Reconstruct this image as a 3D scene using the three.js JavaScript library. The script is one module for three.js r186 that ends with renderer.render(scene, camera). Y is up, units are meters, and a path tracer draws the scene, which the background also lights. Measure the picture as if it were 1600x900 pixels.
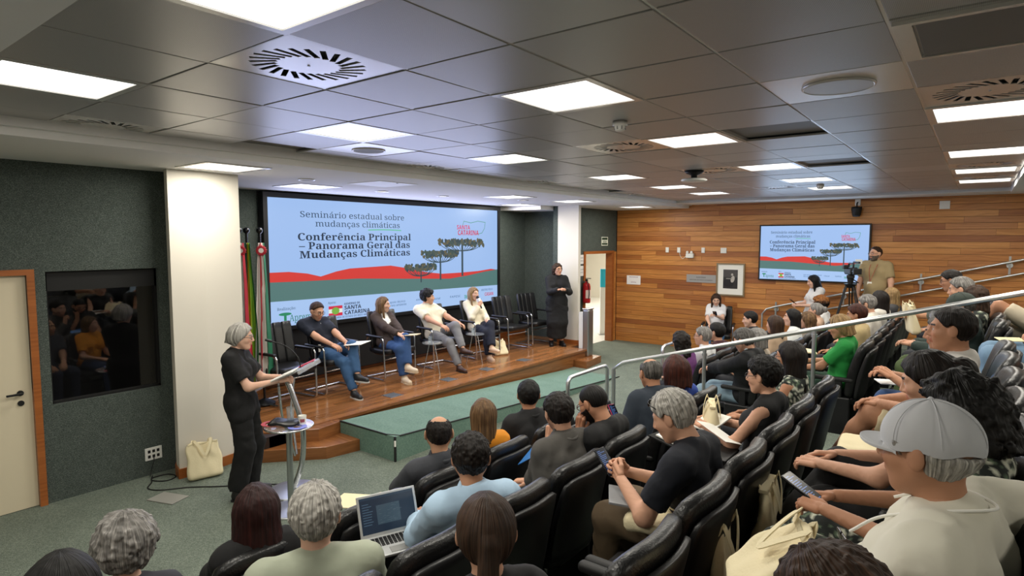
import * as THREE from 'three';
import { RoundedBoxGeometry } from 'three/addons/geometries/RoundedBoxGeometry.js';
import { RectAreaLightUniformsLib } from 'three/addons/lights/RectAreaLightUniformsLib.js';
import { mergeGeometries } from 'three/addons/utils/BufferGeometryUtils.js';

// ---------------------------------------------------------------- camera, light, exposure
const scene = new THREE.Scene();
scene.background = new THREE.Color(0x000000);
const camera = new THREE.PerspectiveCamera(50.77, 16 / 9, 0.05, 80);
camera.position.set(0, 2.4, 0);
camera.rotation.order = 'YXZ';
camera.rotation.set(-0.0798, 0.6559, 0.0007);
const renderer = new THREE.WebGLRenderer({ antialias: true });
renderer.toneMapping = THREE.LinearToneMapping;
renderer.toneMappingExposure = 1.0;
renderer.shadowMap.enabled = true;
RectAreaLightUniformsLib.init();
const PANEL_LIGHT = 24.0;                       // luminance of one ceiling panel
const PANEL_TINT = new THREE.Color(1.0, 0.95, 0.84);
const SCREEN_LIGHT = 2.8;

// ---------------------------------------------------------------- helpers
function rng(seed) { let a = seed >>> 0; return () => { a = (a + 0x6d2b79f5) | 0; let t = Math.imul(a ^ (a >>> 15), 1 | a); t = (t + Math.imul(t ^ (t >>> 7), 61 | t)) ^ t; return ((t ^ (t >>> 14)) >>> 0) / 4294967296; }; }
const R0 = rng(77);
const names = new Map();
function numbered(n) { const k = names.get(n) || 0; names.set(n, k + 1); return k ? n + '_' + String(k).padStart(3, '0') : n; }
const V = (x, y, z) => new THREE.Vector3(x, y, z);
const rad = (d) => d * Math.PI / 180;
function mesh(name, geo, mat, parent, pos, rot) {
  const m = new THREE.Mesh(geo, mat); m.name = parent && parent !== scene ? name : numbered(name);
  if (pos) m.position.set(...pos); if (rot) m.rotation.set(...rot);
  (parent || scene).add(m); return m;
}
function thing(name, label, category, pos = [0, 0, 0], turn = 0, group) {
  const o = new THREE.Group(); o.name = numbered(name); scene.add(o); o.position.set(...pos); o.rotation.y = turn;
  o.userData = { label, category }; if (group) o.userData.group = group; return o;
}
function tag(o, label, category, group) { o.userData = { label, category }; if (group) o.userData.group = group; return o; }
function struct(name, geo, mat, pos, rot) { const m = mesh(name, geo, mat, scene, pos, rot); m.userData.kind = 'structure'; return m; }
function structGroup(name, pos = [0, 0, 0]) { const g = new THREE.Group(); g.name = numbered(name); g.userData.kind = 'structure'; g.position.set(...pos); scene.add(g); return g; }
function copyThing(o, label, pos, turn) { const c = o.clone(); c.name = numbered(o.name.replace(/_\d{3}$/, '')); c.userData = { ...o.userData, label: label || o.userData.label }; scene.add(c); if (pos) c.position.set(...pos); c.rotation.set(0, turn || 0, 0); return c; }
// uv in metres from position and face direction
function metric(g, s = 1, ox = 0, oy = 0) {
  const p = g.attributes.position, n = g.attributes.normal, uv = new Float32Array(p.count * 2);
  for (let i = 0; i < p.count; i++) {
    const ax = Math.abs(n.getX(i)), ay = Math.abs(n.getY(i)), az = Math.abs(n.getZ(i));
    let u, v; if (ay >= ax && ay >= az) { u = p.getX(i); v = p.getZ(i); } else if (ax >= az) { u = p.getZ(i); v = p.getY(i); } else { u = p.getX(i); v = p.getY(i); }
    uv[2 * i] = u * s + ox; uv[2 * i + 1] = v * s + oy;
  }
  g.setAttribute('uv', new THREE.BufferAttribute(uv, 2)); return g;
}
const bx = (w, h, d, x = 0, y = 0, z = 0) => { const g = new THREE.BoxGeometry(w, h, d); g.translate(x, y, z); return metric(g); };
const bmm = (x0, x1, y0, y1, z0, z1) => bx(x1 - x0, y1 - y0, z1 - z0, (x0 + x1) / 2, (y0 + y1) / 2, (z0 + z1) / 2);
const rb = (w, h, d, r, seg = 3) => new RoundedBoxGeometry(w, h, d, seg, r);
function rbAt(w, h, d, r, x, y, z, seg = 2) { const g = rb(w, h, d, r, seg); g.translate(x, y, z); return g; }
const cyl = (r0, r1, h, seg = 24) => new THREE.CylinderGeometry(r0, r1, h, seg);
const cylAt = (r0, r1, h, x, y, z, seg = 24) => { const g = cyl(r0, r1, h, seg); g.translate(x, y, z); return g; };
function tube(pts, r, seg = 40, rs = 10, closed = false, tension = 0.5) { return new THREE.TubeGeometry(new THREE.CatmullRomCurve3(pts.map((p) => V(...p)), closed, 'catmullrom', tension), seg, r, rs, closed); }
// a tube along straight runs with rounded corners
function pipe(pts, r, bend = 0.05, rs = 10) {
  const P = pts.map((p) => V(...p)), path = new THREE.CurvePath(); let a = P[0];
  for (let i = 1; i < P.length; i++) {
    if (i === P.length - 1) { path.add(new THREE.LineCurve3(a, P[i])); break; }
    const d0 = P[i].clone().sub(P[i - 1]), d1 = P[i + 1].clone().sub(P[i]), b = Math.min(bend, d0.length() * 0.45, d1.length() * 0.45);
    const s = P[i].clone().addScaledVector(d0.normalize(), -b), e = P[i].clone().addScaledVector(d1.normalize(), b);
    path.add(new THREE.LineCurve3(a, s)); path.add(new THREE.QuadraticBezierCurve3(s, P[i], e)); a = e;
  }
  return new THREE.TubeGeometry(path, Math.max(8, pts.length * 10), r, rs, false);
}
const join = (...gs) => mergeGeometries(gs.map((g) => { const q = g.index ? g.toNonIndexed() : g; const o = new THREE.BufferGeometry(); o.setAttribute('position', q.attributes.position); o.setAttribute('normal', q.attributes.normal); o.setAttribute('uv', q.attributes.uv || new THREE.BufferAttribute(new Float32Array(q.attributes.position.count * 2), 2)); return o; }));
function lathe(pts, seg = 32) { return new THREE.LatheGeometry(pts.map((p) => new THREE.Vector2(...p)), seg); }

// value noise
const PERM = new Uint8Array(512); { const r = rng(5), a = [...Array(256).keys()]; for (let i = 255; i > 0; i--) { const j = Math.floor(r() * (i + 1)); [a[i], a[j]] = [a[j], a[i]]; } for (let i = 0; i < 512; i++) PERM[i] = a[i & 255]; }
function noise3(x, y, z) {
  const xi = Math.floor(x), yi = Math.floor(y), zi = Math.floor(z); let u = x - xi, v = y - yi, w = z - zi;
  u = u * u * (3 - 2 * u); v = v * v * (3 - 2 * v); w = w * w * (3 - 2 * w);
  const X = xi & 255, Y = yi & 255, Z = zi & 255, h = (a, b, c) => PERM[PERM[PERM[(X + a) & 255] + ((Y + b) & 255)] + ((Z + c) & 255)] / 127.5 - 1;
  const l = (a, b, t) => a + (b - a) * t;
  return l(l(l(h(0, 0, 0), h(1, 0, 0), u), l(h(0, 1, 0), h(1, 1, 0), u), v), l(l(h(0, 0, 1), h(1, 0, 1), u), l(h(0, 1, 1), h(1, 1, 1), u), v), w);
}
// tileable textures computed pixel by pixel; fn(x, y) in 0..1 returns [r, g, b] in 0..255 (sRGB) or a grey
function tex(n, m, fn, srgb = true, rep = [1, 1]) {
  const d = new Uint8Array(n * m * 4);
  for (let j = 0; j < m; j++) for (let i = 0; i < n; i++) { const c = fn(i / n, j / m, i, j), k = 4 * (j * n + i); if (c.length) { d[k] = c[0]; d[k + 1] = c[1]; d[k + 2] = c[2]; } else d[k] = d[k + 1] = d[k + 2] = c; d[k + 3] = 255; }
  const t = new THREE.DataTexture(d, n, m); t.wrapS = t.wrapT = THREE.RepeatWrapping; t.magFilter = THREE.LinearFilter; t.minFilter = THREE.LinearMipmapLinearFilter; t.generateMipmaps = true;
  if (srgb) t.colorSpace = THREE.SRGBColorSpace; t.repeat.set(...rep); t.needsUpdate = true; return t;
}
// periodic noise in 2D: period p cells
function pn(x, y, p, q, s = 0) {
  const X = x * p, Y = y * q, xi = Math.floor(X), yi = Math.floor(Y); let u = X - xi, v = Y - yi; u = u * u * (3 - 2 * u); v = v * v * (3 - 2 * v);
  const h = (a, b) => PERM[PERM[(((xi + a) % p) + s) & 255] + ((((yi + b) % q) + s * 3) & 255)] / 255;
  return (h(0, 0) * (1 - u) + h(1, 0) * u) * (1 - v) + (h(0, 1) * (1 - u) + h(1, 1) * u) * v;
}
const cl = (v) => Math.max(0, Math.min(255, v));
const mix3 = (a, b, t) => [0, 1, 2].map((i) => cl(a[i] + (b[i] - a[i]) * t));

// ---------------------------------------------------------------- materials
const std = (color, roughness = 0.6, o = {}) => new THREE.MeshStandardMaterial({ color, roughness, ...o });
const carpetTex = tex(512, 512, (x, y) => { const f = pn(x, y, 200, 200, 1), g = pn(x, y, 60, 60, 9), c = pn(x, y, 6, 6, 4), w = pn(x, y, 256, 256, 17); const k = 0.36 * f + 0.2 * g + 0.1 * c + 0.34 * w; return mix3([76, 85, 76], [138, 148, 134], (k - 0.2) * 1.6); }, true, [1.3, 1.3]);
const carpetBump = tex(256, 256, (x, y) => 255 * (0.6 * pn(x, y, 128, 128, 2) + 0.4 * pn(x, y, 50, 50, 3)), false, [2.4, 2.4]);
const fabricTex = tex(512, 512, (x, y) => { const f = pn(x, y, 220, 120, 21), g = pn(x, y, 110, 256, 5), c = pn(x, y, 9, 7, 8); const k = 0.47 * f + 0.48 * g + 0.05 * c; return mix3([48, 56, 53], [104, 113, 106], (k - 0.25) * 1.7); }, true, [1.7, 1.7]);
const fabricBump = tex(256, 256, (x, y) => 255 * (0.5 * pn(x, y, 110, 60, 31) + 0.5 * pn(x, y, 55, 128, 12)), false, [2, 2]);
const rampTex = tex(512, 512, (x, y) => { const f = pn(x, y, 220, 220, 11), g = pn(x, y, 90, 90, 19), c = pn(x, y, 7, 7, 14); const k = 0.4 * f + 0.35 * g + 0.25 * c; return mix3([88, 116, 103], [116, 143, 129], (k - 0.2) * 1.5); }, true, [0.8, 0.8]);
function woodTex(dark, light, seed) { return tex(512, 128, (x, y) => { const warp = pn(x, y, 3, 4, seed) * 0.25, g = pn(x, (y + warp) % 1, 4, 26, seed + 1), f = pn(x, y, 20, 120, seed + 2), b = pn(x, y, 2, 3, seed + 5); return mix3(dark, light, 0.5 * g + 0.28 * f + 0.22 * b); }, true, [0.6, 2.2]); }
const woodBump = tex(256, 128, (x, y) => 255 * (0.6 * pn(x, y, 6, 60, 41) + 0.4 * pn(x, y, 20, 100, 44)), false, [0.6, 2.2]);
const M = {
  carpet: std(0xffffff, 0.96, { map: carpetTex, bumpMap: carpetBump, bumpScale: 0.004 }),
  fabric: std(0xffffff, 0.9, { map: fabricTex, bumpMap: fabricBump, bumpScale: 0.002 }),
  ramp: std(0xffffff, 0.9, { map: rampTex, bumpMap: carpetBump, bumpScale: 0.002 }),
  plaster: std(0xdcd6ca, 0.75), plasterCeil: std(0xe2e0de, 0.85),
  ceilGap: std(0x2c2b2a, 0.9),
  wallWood: [0, 1, 2, 3, 4].map((i) => std(0xffffff, 0.42, { map: woodTex([[158, 96, 44], [136, 78, 36], [172, 110, 52], [128, 72, 36], [150, 92, 46]][i], [[212, 146, 78], [194, 126, 64], [224, 160, 90], [178, 112, 60], [204, 140, 80]][i], 50 + i * 7), bumpMap: woodBump, bumpScale: 0.0008 })),
  stageWood: [0, 1, 2, 3].map((i) => std(0xffffff, 0.2, { map: woodTex([[112, 70, 38], [100, 62, 33], [124, 80, 46], [108, 69, 40]][i], [[166, 112, 66], [152, 101, 58], [178, 122, 74], [160, 108, 66]][i], 90 + i * 9) })),
  stageEdge: std(0xffffff, 0.24, { map: woodTex([108, 66, 36], [164, 108, 62], 140) }),
  frameWood: std(0xffffff, 0.35, { map: woodTex([130, 70, 30], [180, 108, 54], 150) }),
  doorPaint: std(0xd9cdb2, 0.5), black: std(0x0b0b0c, 0.5), blackMatte: std(0x101011, 0.85), blackGloss: std(0x08080a, 0.18),
  chrome: std(0xd2d4d6, 0.26, { metalness: 1 }), steel: std(0xb9bbbd, 0.32, { metalness: 1 }), darkMetal: std(0x2c2d30, 0.4, { metalness: 0.8 }),
  white: std(0xe9e8e4, 0.5), whitePlastic: std(0xe6e5e0, 0.35), grey: std(0x8a8a88, 0.6), paper: std(0xf0eee6, 0.8), cardboard: std(0xb49a74, 0.85),
};
M.rail = std(0xd8dadb, 0.36, { metalness: 1 }); M.boothFrame = std(0x050505, 0.7);
M.wallWoodBacking = std(0x24130a, 0.8); M.stageBacking = std(0x241208, 0.7);
const leatherBump = tex(256, 256, (x, y) => 255 * (0.55 * pn(x, y, 60, 60, 61) + 0.3 * pn(x, y, 24, 24, 63) + 0.15 * pn(x, y, 120, 120, 65)), false, [4, 4]);
M.leather = std(0x131314, 0.36, { bumpMap: leatherBump, bumpScale: 0.0012 });
M.seatShell = std(0x18181a, 0.42);
M.rubber = std(0x161617, 0.6);
const perfTex = tex(128, 128, (x, y) => { const a = (x * 16) % 1 - 0.5, b = (y * 16) % 1 - 0.5; return Math.hypot(a, b) < 0.26 ? [122, 121, 121] : [184, 182, 181]; }, true, [12, 12]);
M.tile = std(0xffffff, 0.36, { map: perfTex, metalness: 0.22 });
M.tilePlain = std(0xbcbab9, 0.36, { metalness: 0.2 });
M.tileDark = std(0x6e6c69, 0.5, { metalness: 0.2 });
M.vent = std(0xd8d6d2, 0.26, { metalness: 0.4 });
M.panelGlow = std(0xffffff, 0.6, { emissive: new THREE.Color(1.0, 0.985, 0.94), emissiveIntensity: 1.6 });
M.glassPane = new THREE.MeshPhysicalMaterial({ color: 0xffffff, roughness: 0.02, transmission: 1, thickness: 0, ior: 1.5 });
M.acrylic = new THREE.MeshPhysicalMaterial({ color: 0xf4f8fa, roughness: 0.05, transmission: 0.92, thickness: 0, ior: 1.49 });
M.cream = std(0xe6d9b4, 0.9, { bumpMap: fabricBump, bumpScale: 0.001 });
M.creamDark = std(0xc3ab72, 0.9);

// ---------------------------------------------------------------- the room
const ZN = 2.6, ZW = -12.94, XB = 4.2, CEIL = 3.195, SOF = 3.08, STG = 0.28;
const TIER = [0, 0.2, 0.43, 0.72, 1.0, 1.28], RISER = [-2.47, -1.6, -0.66, 0.36, 1.36];   // floor heights of the rows and the x of each riser
struct('floor', bmm(-8.3, XB, -0.12, 0, -22, ZN), M.carpet);
for (let i = 0; i < 5; i++) {
  struct('floor_tier', bmm(RISER[i], i < 4 ? RISER[i + 1] + 0.001 : XB, 0, TIER[i + 1], ZW, ZN), M.carpet);
  struct('floor_nosing', bmm(RISER[i] - 0.012, RISER[i] + 0.03, TIER[i + 1] - 0.022, TIER[i + 1] + 0.004, ZW, ZN), M.rubber);
}
// half steps in the two aisles
for (const [z0, z1] of [[-6.3, -5.35], [ZW, -11.95]]) for (let i = 0; i < 5; i++) struct('floor_step', bmm(RISER[i] - 0.42, RISER[i], TIER[i], (TIER[i] + TIER[i + 1]) / 2, z0, z1), M.carpet);

// wall beside the stage, with the booth window and the door opening
function wallWithHoles(z0, z1, y1, holes, door, depth) {
  const s = new THREE.Shape([[z0, 0], [door[0], 0], [door[0], door[2]], [door[1], door[2]], [door[1], 0], [z1, 0], [z1, y1], [z0, y1]].map((p) => new THREE.Vector2(...p)));
  for (const [a, b, c, d] of holes) s.holes.push(new THREE.Path([new THREE.Vector2(a, c), new THREE.Vector2(a, d), new THREE.Vector2(b, d), new THREE.Vector2(b, c)]));
  const g = new THREE.ExtrudeGeometry(s, { depth, bevelEnabled: false }); g.rotateY(-Math.PI / 2); return g;   // (z, y, depth) becomes (-depth, y, z)
}
struct('wall_left', wallWithHoles(-2.8, ZN, 3.25, [[-2.685, -1.745, 0.895, 2.11]], [-1.605, -0.74, 2.085], 0.16), M.fabric, [-6.6, 0, 0]);
struct('wall_stage', bmm(-8.2, -8.0, 0, 3.2, -11.2, -3.3), M.fabric);
struct('wall_recess', bmm(-8.0, -6.6, 0, 3.2, -3.5, -3.34), M.fabric);
struct('wall_recess', bmm(-8.0, -6.98, 0, 3.2, -11.0, -10.86), M.fabric);
struct('wall_exit', wallWithHoles(ZW, -10.46, 3.25, [], [-12.72, -11.5, 2.09], 0.14), M.fabric, [-6.84, 0, 0]);
{ // column beside the stage
  const s = new THREE.Shape([[-6.62, -2.82], [-6.42, -2.705], [-6.26, -2.665], [-6.235, -2.98], [-6.3, -3.4], [-6.62, -3.42]].map(([x, z]) => new THREE.Vector2(x, -z)));
  const g = new THREE.ExtrudeGeometry(s, { depth: SOF, bevelEnabled: false }); g.rotateX(-Math.PI / 2);
  struct('wall_column', g, M.plaster);
  const b = new THREE.Shape([[-6.63, -2.81], [-6.42, -2.69], [-6.245, -2.65], [-6.22, -2.98], [-6.285, -3.41], [-6.63, -3.43]].map(([x, z]) => new THREE.Vector2(x, -z)));
  const bg = new THREE.ExtrudeGeometry(b, { depth: 0.1, bevelEnabled: false }); bg.rotateX(-Math.PI / 2);
  struct('baseboard_column', bg, M.frameWood);
  struct('wall_column', bmm(-6.84, -6.35, 0, SOF, -10.51, -10.42), M.plaster);
  struct('baseboard_column', bmm(-6.84, -6.335, STG, STG + 0.09, -10.52, -10.405), M.frameWood);
}
struct('baseboard_stage', bmm(-8.0, -7.98, STG, STG + 0.14, -10.86, -3.5), M.frameWood);
// booth behind the dark window
struct('wall_booth', bmm(-8.0, -7.9, 0.5, 2.6, -3.3, -1.2), M.blackMatte);
struct('wall_booth', join(bmm(-7.9, -6.76, 0.5, 0.6, -3.3, -1.2), bmm(-7.9, -6.76, 2.5, 2.6, -3.3, -1.2), bmm(-7.9, -6.76, 0.6, 2.5, -3.3, -3.2), bmm(-7.9, -6.76, 0.6, 2.5, -1.3, -1.2)), M.blackMatte);
{
  const w = structGroup('window_1', [-6.6, 0, 0]);
  mesh('pane', bmm(-0.085, -0.08, 0.895, 2.11, -2.685, -1.745), M.glassPane, w);
  mesh('window_frame', join(bmm(-0.12, -0.05, 0.895, 0.915, -2.685, -1.745), bmm(-0.12, -0.05, 1.93, 2.11, -2.685, -1.745), bmm(-0.12, -0.05, 0.9, 2.1, -2.685, -2.665), bmm(-0.12, -0.05, 0.9, 2.1, -1.765, -1.745)), M.boothFrame, w);
}
{ // cream door with wooden frame
  const d = structGroup('door_1', [-6.6, 0, 0]);
  mesh('door_leaf', bmm(-0.07, -0.025, 0.005, 2.085, -1.605, -0.74), M.doorPaint, d);
  mesh('door_frame', bmm(-0.1, 0.025, 0, 2.135, -1.66, -1.605), M.frameWood, d);
  mesh('door_frame', bmm(-0.1, 0.025, 0, 2.135, -0.74, -0.685), M.frameWood, d);
  mesh('door_frame', bmm(-0.1, 0.025, 2.085, 2.135, -1.605, -0.74), M.frameWood, d);
  const h = mesh('door_handle', join(rbAt(0.014, 0.02, 0.12, 0.006, 0.03, 1.05, -1.47), cylAt(0.011, 0.011, 0.05, 0, 0, 0).rotateZ(Math.PI / 2).translate(0.005, 1.05, -1.52)), M.black, d);
  mesh('lock_rosette', cyl(0.024, 0.024, 0.012).rotateZ(Math.PI / 2).translate(-0.02, 1.05, -1.52), M.black, h);
  mesh('lock_rosette', cyl(0.024, 0.024, 0.012).rotateZ(Math.PI / 2).translate(-0.02, 0.96, -1.52), M.black, h);
}
{ // exit doorway with wooden frame
  const d = structGroup('door_2', [-6.84, 0, 0]);
  mesh('door_frame', bmm(-0.15, 0.025, 0, 2.14, -11.51, -11.43), M.frameWood, d);
  mesh('door_frame', bmm(-0.15, 0.025, 0, 2.14, -12.8, -12.71), M.frameWood, d);
  mesh('door_frame', bmm(-0.15, 0.025, 2.08, 2.14, -12.71, -11.51), M.frameWood, d);
  mesh('door_leaf', bmm(-0.05, 0.01, 0, 2.12, -12.93, -12.81), M.wallWood[2], d);
}
// bright corridor behind the exit door
const corrWall = std(0xd8d2c4, 0.7), corrFloor = std(0xe2e0da, 0.25);
struct('floor_corridor', bmm(-15.2, -6.98, -0.12, 0.006, -22, -10.0), corrFloor);
struct('wall_corridor', bmm(-15.2, -6.9, 0, 3.1, -22.1, -22), corrWall);
struct('wall_corridor', bmm(-15.3, -15.2, 0, 3.1, -22, -10), corrWall);
struct('wall_corridor', bmm(-15.2, -8.2, 0, 3.1, -10.1, -10), corrWall);
struct('wall_corridor', bmm(-6.98, -6.85, 0, 3.1, -22, ZW - 0.06), corrWall);
struct('ceiling_corridor', bmm(-15.2, -6.98, 3.0, 3.1, -22, -10), M.plasterCeil);
for (const z of [-13, -16.5, -20]) {
  const t = thing('corridor_light', ['square panel lamp in the corridor ceiling nearest the exit door', 'square panel lamp midway along the corridor ceiling', 'square panel lamp at the far end of the corridor ceiling'][(z + 13) / -3.5 | 0], 'ceiling light', [-9.5, 2.985, z], 0, 'corridor lamps');
  mesh('diffuser', bx(1.1, 0.02, 1.1), M.panelGlow, t);
  const l = new THREE.RectAreaLight(PANEL_TINT, 42, 1.0, 1.0); l.position.set(0, -0.02, 0); l.rotation.x = -Math.PI / 2; t.add(l);
}
// near wall and rear wall close the room
struct('wall_near', bmm(-6.8, XB, 0, 3.3, ZN, ZN + 0.15), M.plaster);
struct('wall_rear', bmm(XB, XB + 0.15, 0, 3.3, ZW, ZN), M.plaster);
{ // timber clad wall, plank by plank
  const w = structGroup('wall_back', [0, 0, ZW]);
  mesh('backing', bmm(-6.98, XB, -0.05, 3.3, -0.12, -0.022), M.wallWoodBacking, w);
  const r = rng(31), H = 0.1075; let n = 0;
  for (let row = 0; row * H < 3.28; row++) {
    let x = -6.82 - r() * 1.2;
    while (x < XB) {
      let len = 0.9 + r() * 1.9, a = Math.max(x, -6.82), b = Math.min(x + len, XB); if (XB - b < 0.25) b = XB;
      if (b - a > 0.05) { const g = bmm(a + 0.0012, b - 0.0012, row * H + 0.0025, Math.min(row * H + H - 0.0025, 3.29), -0.022, (r() - 0.5) * 0.003), mat = M.wallWood[[0, 0, 1, 2, 2, 4, 4, 0, 2, 3, 0][Math.floor(r() * 11)]];
        metric(g, 1, r() * 7, r() * 5); mesh('plank', g, mat, w); n++; }
      x += len; if (b === XB) break;
    }
  }
}
// ---------------------------------------------------------------- stage
{
  const s = structGroup('floor_stage');
  mesh('stage_base', join(bmm(-8.0, -6.26, 0, STG - 0.024, -10.86, -3.5), bmm(-6.26, -6.02, 0, STG - 0.024, -10.1, -3.5), bmm(-6.6, -6.02, 0, STG - 0.024, -4.0, -3.44)), M.stageBacking, s);
  const r = rng(8), W = 0.092;
  // planks run along the stage
  for (let i = 0; i * W < 2.0; i++) {
    const x1 = -5.97 - i * W, x0 = Math.max(x1 - W, -8.0); let z = -3.5 - (x1 < -6.6 ? 0 : 0.0) + r() * 0.9;
    const zEnd = x1 < -6.27 ? -10.84 : -10.12, zStart = x1 < -6.6 ? -3.5 : -3.44 - Math.max(0, (x1 + 6.3)) * 1.6;
    while (z > zEnd) { const len = 1.0 + r() * 1.6; const a = Math.min(z, zStart); let b = z - len; if (b - zEnd < 0.3) b = zEnd; if (a - b > 0.05) { const g = bmm(x0 + 0.0006, x1 - 0.0006, STG - 0.024, STG, b + 0.0006, a - 0.0006), uv = g.attributes.uv, p = g.attributes.position, ox = r() * 7, oy = r() * 5; for (let k = 0; k < p.count; k++) uv.setXY(k, p.getZ(k) + ox, p.getX(k) + oy); mesh('plank', g, M.stageWood[Math.floor(r() * 4)], s); } z = b; if (b === zEnd) break; }
  }
  // front fascia with a projecting rounded edge
  const nose = (z0, z1, x0, x1) => { const g = bmm(-0.02, 0.02, STG - 0.035, STG + 0.001, 0, Math.hypot(z1 - z0, x1 - x0)); g.rotateY(Math.atan2(x1 - x0, z1 - z0)); g.translate(x0, 0, z0); return g; };
  mesh('fascia', bmm(-6.0, -5.985, 0, STG - 0.03, -10.12, -3.98), M.stageEdge, s);
  mesh('edge_trim', nose(-10.12, -3.98, -5.965, -5.83 - 0.13), M.stageEdge, s);
  mesh('fascia', bmm(-6.4, -6.0, 0, STG - 0.03, -10.12, -10.1), M.stageEdge, s);
  // left end: riser and two angled steps beside the column
  const shp = (pts, h0, h1) => { const q = new THREE.ExtrudeGeometry(new THREE.Shape(pts.map(([x, z]) => new THREE.Vector2(x, -z))), { depth: h1 - h0, bevelEnabled: true, bevelSize: 0.006, bevelThickness: 0.006, bevelSegments: 2 }); q.rotateX(-Math.PI / 2); q.translate(0, h0, 0); return metric(q); };
  mesh('upper_step', shp([[-6.25, -3.43], [-5.8, -3.97], [-5.86, -4.32], [-6.05, -4.34], [-6.3, -3.9]], 0.02, STG - 0.012), M.stageEdge, s);
  mesh('step', shp([[-6.2, -3.3], [-6.04, -3.38], [-5.57, -3.9], [-5.5, -4.29], [-5.9, -4.31], [-6.25, -3.6]], 0, 0.128), M.stageEdge, s);
  mesh('step', shp([[-6.03, -9.7], [-5.7, -9.68], [-5.78, -10.36], [-6.24, -10.36], [-6.24, -10.0], [-6.0, -9.98]], 0, 0.128), M.stageEdge, s);
}
{ // carpeted ramp along the stage front
  const x0 = -5.955, x1 = -4.9, za = -4.3, zb = -9.45, h = STG - 0.004;
  const p = [], f = (...q) => { for (const i of [0, 1, 2, 0, 2, 3]) p.push(...q[i]); };
  const A = [x0 + 0.1, h, za], B = [x1, h, za], C = [x1, 0.003, zb], D = [x0, 0.003, zb], A0 = [x0 + 0.1, 0, za], B0 = [x1, 0, za], C0 = [x1, 0, zb], D0 = [x0, 0, zb];
  f(A, B, C, D); f(B0, C0, C, B); f(A0, B0, B, A); f(D0, A0, A, D); f(C0, D0, D, C);
  const g = new THREE.BufferGeometry(); g.setAttribute('position', new THREE.Float32BufferAttribute(p, 3)); g.computeVertexNormals(); metric(g);
  const ramp = structGroup('floor_ramp'); mesh('ramp_body', g, M.ramp, ramp);
  mesh('edge_trim', pipe([[x0 + 0.1, h, za], [x1, h, za], [x1, 0.006, zb]], 0.009, 0.005, 6), M.rubber, ramp);
  mesh('corner_trim', bmm(x1 - 0.012, x1 + 0.008, 0, h, za - 0.012, za + 0.008), M.rubber, ramp);
  mesh('reflector', bmm(x1 - 0.004, x1 + 0.011, 0.17, 0.235, za - 0.004, za + 0.011), M.paper, ramp);
}
// ---------------------------------------------------------------- ceilings
struct('ceiling_slab', bmm(-8.3, XB + 0.2, 3.32, 3.5, ZW - 0.1, ZN + 0.2), M.ceilGap);
struct('ceiling_soffit', bmm(-8.2, -5.08, SOF, 3.32, ZW, ZN), M.plasterCeil);
struct('trim_1', bmm(-5.1, -5.02, 3.135, 3.3, ZW, ZN), M.plasterCeil);
struct('ceiling_border', bmm(-5.1, XB, 3.15, 3.32, ZW, -12.1), M.plasterCeil);
struct('ceiling_border', bmm(0.33, XB, 3.12, 3.32, -12.1, ZN), M.plasterCeil);
struct('ceiling_border', bmm(-5.08, 0.33, CEIL - 0.012, 3.32, -0.765, ZN), M.plasterCeil);
const GX = (a) => -2.186 + a * 0.625, BL = [-1, 0, 1, 2, 3, 4, 5, 6, 7, 8, 8.6, 9.6, 10.55, 11.5, 12.5, 13.25, 14, 15, 16, 17], GZ = (b) => -1.394 - b * 0.625;
const cellOf = (a, bi) => ({ x0: Math.max(GX(a), -5.06), x1: GX(a + 1), z1: GZ(BL[bi]), z0: Math.max(GZ(BL[bi + 1]), -12.11) });
const special = new Map(), key = (a, b) => a + ',' + b;
const LIGHTS = [[-3, 0], [-3, 3], [-3, 6], [-3, 10], [-3, 13], [-3, 16], [0, 0], [0, 3], [0, 6], [0, 10], [0, 13], [0, 16], [3, 6], [3, 10], [3, 13], [3, 16]];
const VENTS = [[-5, 1], [-1, 1], [-1, 6], [-5, 6], [-5, 10], [-1, 10], [-5, 15], [-1, 15], [3, 5], [3, 12], [3, 15]];
const SPEAK = [[2, 4], [-4, 4]], DARK = [[-5, 3], [1, 6], [1, 10], [-5, 13]], HATCH = [[3, 3]];
for (const c of LIGHTS) special.set(key(...c), 'light'); for (const c of VENTS) special.set(key(...c), 'vent'); for (const c of SPEAK) special.set(key(...c), 'speaker'); for (const c of DARK) special.set(key(...c), 'dark');
{
  const ceil = structGroup('ceiling'), r = rng(12), cache = new Map();
  for (let a = -5; a < 4; a++) for (let b = 0; b < BL.length - 1; b++) {
    const c = cellOf(a, b), kind = special.get(key(a, b)); if (c.z1 - c.z0 < 0.1) continue; if (kind === 'light' || kind === 'vent') continue;
    const w = c.x1 - c.x0 - 0.012, d = c.z1 - c.z0 - 0.012, ck = w.toFixed(3) + d.toFixed(3);
    if (!cache.has(ck)) cache.set(ck, metric(rb(w, 0.016, d, 0.003, 1)));
    const m = mesh('tile', cache.get(ck), kind === 'dark' ? M.tileDark : kind === 'speaker' ? M.vent : (r() < 0.18 ? M.tilePlain : M.tile), ceil, [(c.x0 + c.x1) / 2, CEIL + 0.008 + (r() - 0.5) * 0.003 + (kind === 'dark' ? 0.03 : 0), (c.z0 + c.z1) / 2], [(r() - 0.5) * 0.008, 0, (r() - 0.5) * 0.008]);
  }
  for (let a = -4; a <= 4; a++) mesh('tee_bar', bmm(GX(a) - 0.01, GX(a) + 0.01, CEIL + 0.004, CEIL + 0.03, -12.1, -0.76), M.vent, ceil);
}
function cellName(a, bi) { const far = ['nearest the camera', 'second', 'third', 'fourth', 'fifth', 'farthest, beside the timber wall']; return far[bi]; }
const colName = { '-3': 'in the stage side row', 0: 'in the middle row', 3: 'in the rear side row' };
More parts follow.
